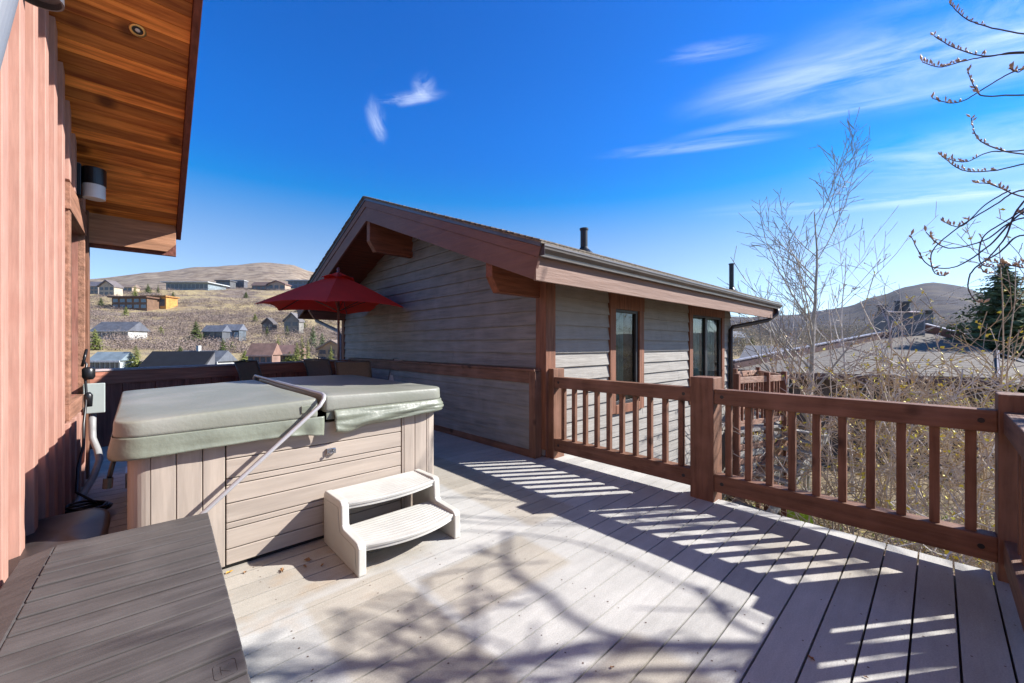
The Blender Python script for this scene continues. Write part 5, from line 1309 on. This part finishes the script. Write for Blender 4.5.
for i, (px, pb, pt_, m_, lab, wd_) in enumerate(CT): bgt(lab, px, pb, pt_, m_, 300+i, wd_)
# scrub on the slopes: one mass nobody could count
SCR = mat('leafless_oak_scrub', (.125,.095,.082), col2=(.25,.19,.165), scale=.25, bump=0, rough=.95)
def scrub(name, label, n, area, size, m_, seed, flat=.6, tris=70, thin=.8, noi=True, core=False):
    R_ = random.Random(seed); mb = MB(); k = 0; tries = 0
    while k < n and tries < n*12:
        tries += 1
        px = R_.uniform(area[0], area[1]); d = math.sqrt(R_.uniform(area[2]**2, area[3]**2)); q_ = W((px-512)/400*d, d)
        if noi and noise.noise(Vector((q_.x*.013, q_.y*.013, 5)))+.5*noise.noise(Vector((q_.x*.05, q_.y*.05, 9))) < area[4]: continue
        z = terr(q_.x, q_.y); pyy = 345-(z-1.5)/d*400
        if noi and 289.5 < pyy < 300 and px > 160 and R_.random() < .82: continue
        k += 1; s = R_.uniform(*size)
        if core:
            b0 = len(mb.v); lean = R_.uniform(.8, 1.25)
            for i_, (rr, zz) in enumerate(((.80,-.15),(.92,.30),(.72,.62),(.36,.84),(.04,.92))):
                for k_ in range(9):
                    a = 2*PI*k_/9; v_ = Vector((math.cos(a)*rr*s*lean, math.sin(a)*rr*s, zz*s*flat*1.2))
                    f_ = 1+.38*noise.noise(Vector((v_.x/s*2.2+k, v_.y/s*2.2, v_.z/s*2.2)))
                    mb.v.append((q_.x+v_.x*f_, q_.y+v_.y*f_, z+v_.z*f_))
            for i_ in range(4):
                for k_ in range(9): mb.face((b0+i_*9+k_, b0+i_*9+(k_+1)%9, b0+(i_+1)*9+(k_+1)%9, b0+(i_+1)*9+k_))
        for _ in range(tris):
            a = R_.random()*2*PI; e = math.asin(R_.random()); r_ = s*R_.uniform(.8 if core else .25, 1.08)
            c = Vector((q_.x+math.cos(a)*math.cos(e)*r_, q_.y+math.sin(a)*math.cos(e)*r_, z+math.sin(e)*r_*flat*1.2))
            w_ = s*(.085 if tris < 300 else .045)+.10
            mb.poly([c, c+Vector((R_.uniform(-1,1)*thin, R_.uniform(-1,1)*thin, R_.uniform(-.4,1)))*w_, c+Vector((R_.uniform(-1,1)*thin, R_.uniform(-1,1)*thin, R_.uniform(0,1.0)))*w_])
    tag(mb.build(name, m_, smooth=core), label, 'scrub', kind='stuff')
scrub('hillside_scrub', 'leafless grey and mauve oak scrub covering the dry hillside', 3600, (80, 350, 110, 640, -.14), (1.4, 5.0), SCR, 5, tris=100)
scrub('hillside_scrub', 'large mauve and tan leafless bushes on the lower slope among the houses', 120, (100, 345, 95, 230, 0), (2.6, 5.5), mat('mauve_bare_bush', (.17,.13,.11), col2=(.30,.235,.20), scale=.12, bump=0, rough=.95), 15, tris=700, flat=.8, noi=False, thin=.5)
WD = mat('tan_bare_wood', (.22,.165,.10), col2=(.48,.38,.25), scale=.3, bump=0, rough=.95)
scrub('bare_woodland', 'tan leafless woodland below the right hand hill', 800, (715, 1120, 75, 330, -.9), (3.0, 6.5), WD, 7, flat=1.5, tris=170, thin=.45, noi=False)
WD2 = mat('purple_brown_wood', (.075,.06,.068), col2=(.13,.105,.11), scale=.1, bump=0, rough=.95)
# dry leaves blown on the boards
LFM = mat('dry_leaf', (.20,.09,.04), col2=(.34,.19,.07), scale=9, bump=0)
R_ = random.Random(4)
LV = [(282,571,.030),(305,567,.022),(245,573,.018),(308,561,.035),(322,566,.02),(811,659,.02),(229,573,.026),(612,668,.012),(866,678,.012)]
for i, (px, py, s) in enumerate(LV):
    Y = 600/(py-345); p = at(px, py, Y); mb = MB(); a0 = R_.random()*6
    ring = []
    for k in range(10):
        a = 2*PI*k/10; rr = s*(1 if k % 2 else .62)*R_.uniform(.8,1.1); ring.append((rr*math.cos(a), .6*rr*math.sin(a), .004+.35*s*abs(math.cos(a*1.5))))
    lf = [(0,0,.003)]+ring
    mb.v = lf; [mb.face((0, 1+k, 1+(k+1)%10)) for k in range(10)]
    o = mb.build('dry_leaf', LFM if i != 6 else mat('yellow_leaf', (.55,.30,.04), bump=0)); o.location = (p.x, p.y, 0); o.rotation_euler = (0,0,a0)
    labs = ['curled brown leaf lying in front of the hot tub between two others','small brown leaf nearest the left leg of the step','small curled leaf close to the storage box corner','largest curled brown leaf in the step shadow','thin brown leaf deepest in the step shadow','single brown leaf in the shade near the lower right corner','tiny yellow leaf touching the storage box edge','tiny brown fleck on the sunny boards near the bottom','tiny brown fleck at the bottom edge in the shade']
    tag(o, labs[i], 'leaf')

# thin valley haze: one closed box of even air round everything, sky outside
hz = MB(); hz.box(-2500, 2500, -2500, 2500, -120, 420)
hm = bpy.data.materials.new('valley_haze'); hm.use_nodes = True; t = hm.node_tree; t.nodes.clear()
o_ = N('ShaderNodeOutputMaterial', t); pv = N('ShaderNodeVolumePrincipled', t); pv.inputs['Density'].default_value = .00004; pv.inputs['Color'].default_value = (.72,.82,1,1); pv.inputs['Anisotropy'].default_value = .3
t.links.new(pv.outputs[0], o_.inputs['Volume'])
tag(hz.build('haze', hm), 'faint bluish valley haze over the far hills', 'haze', kind='stuff')
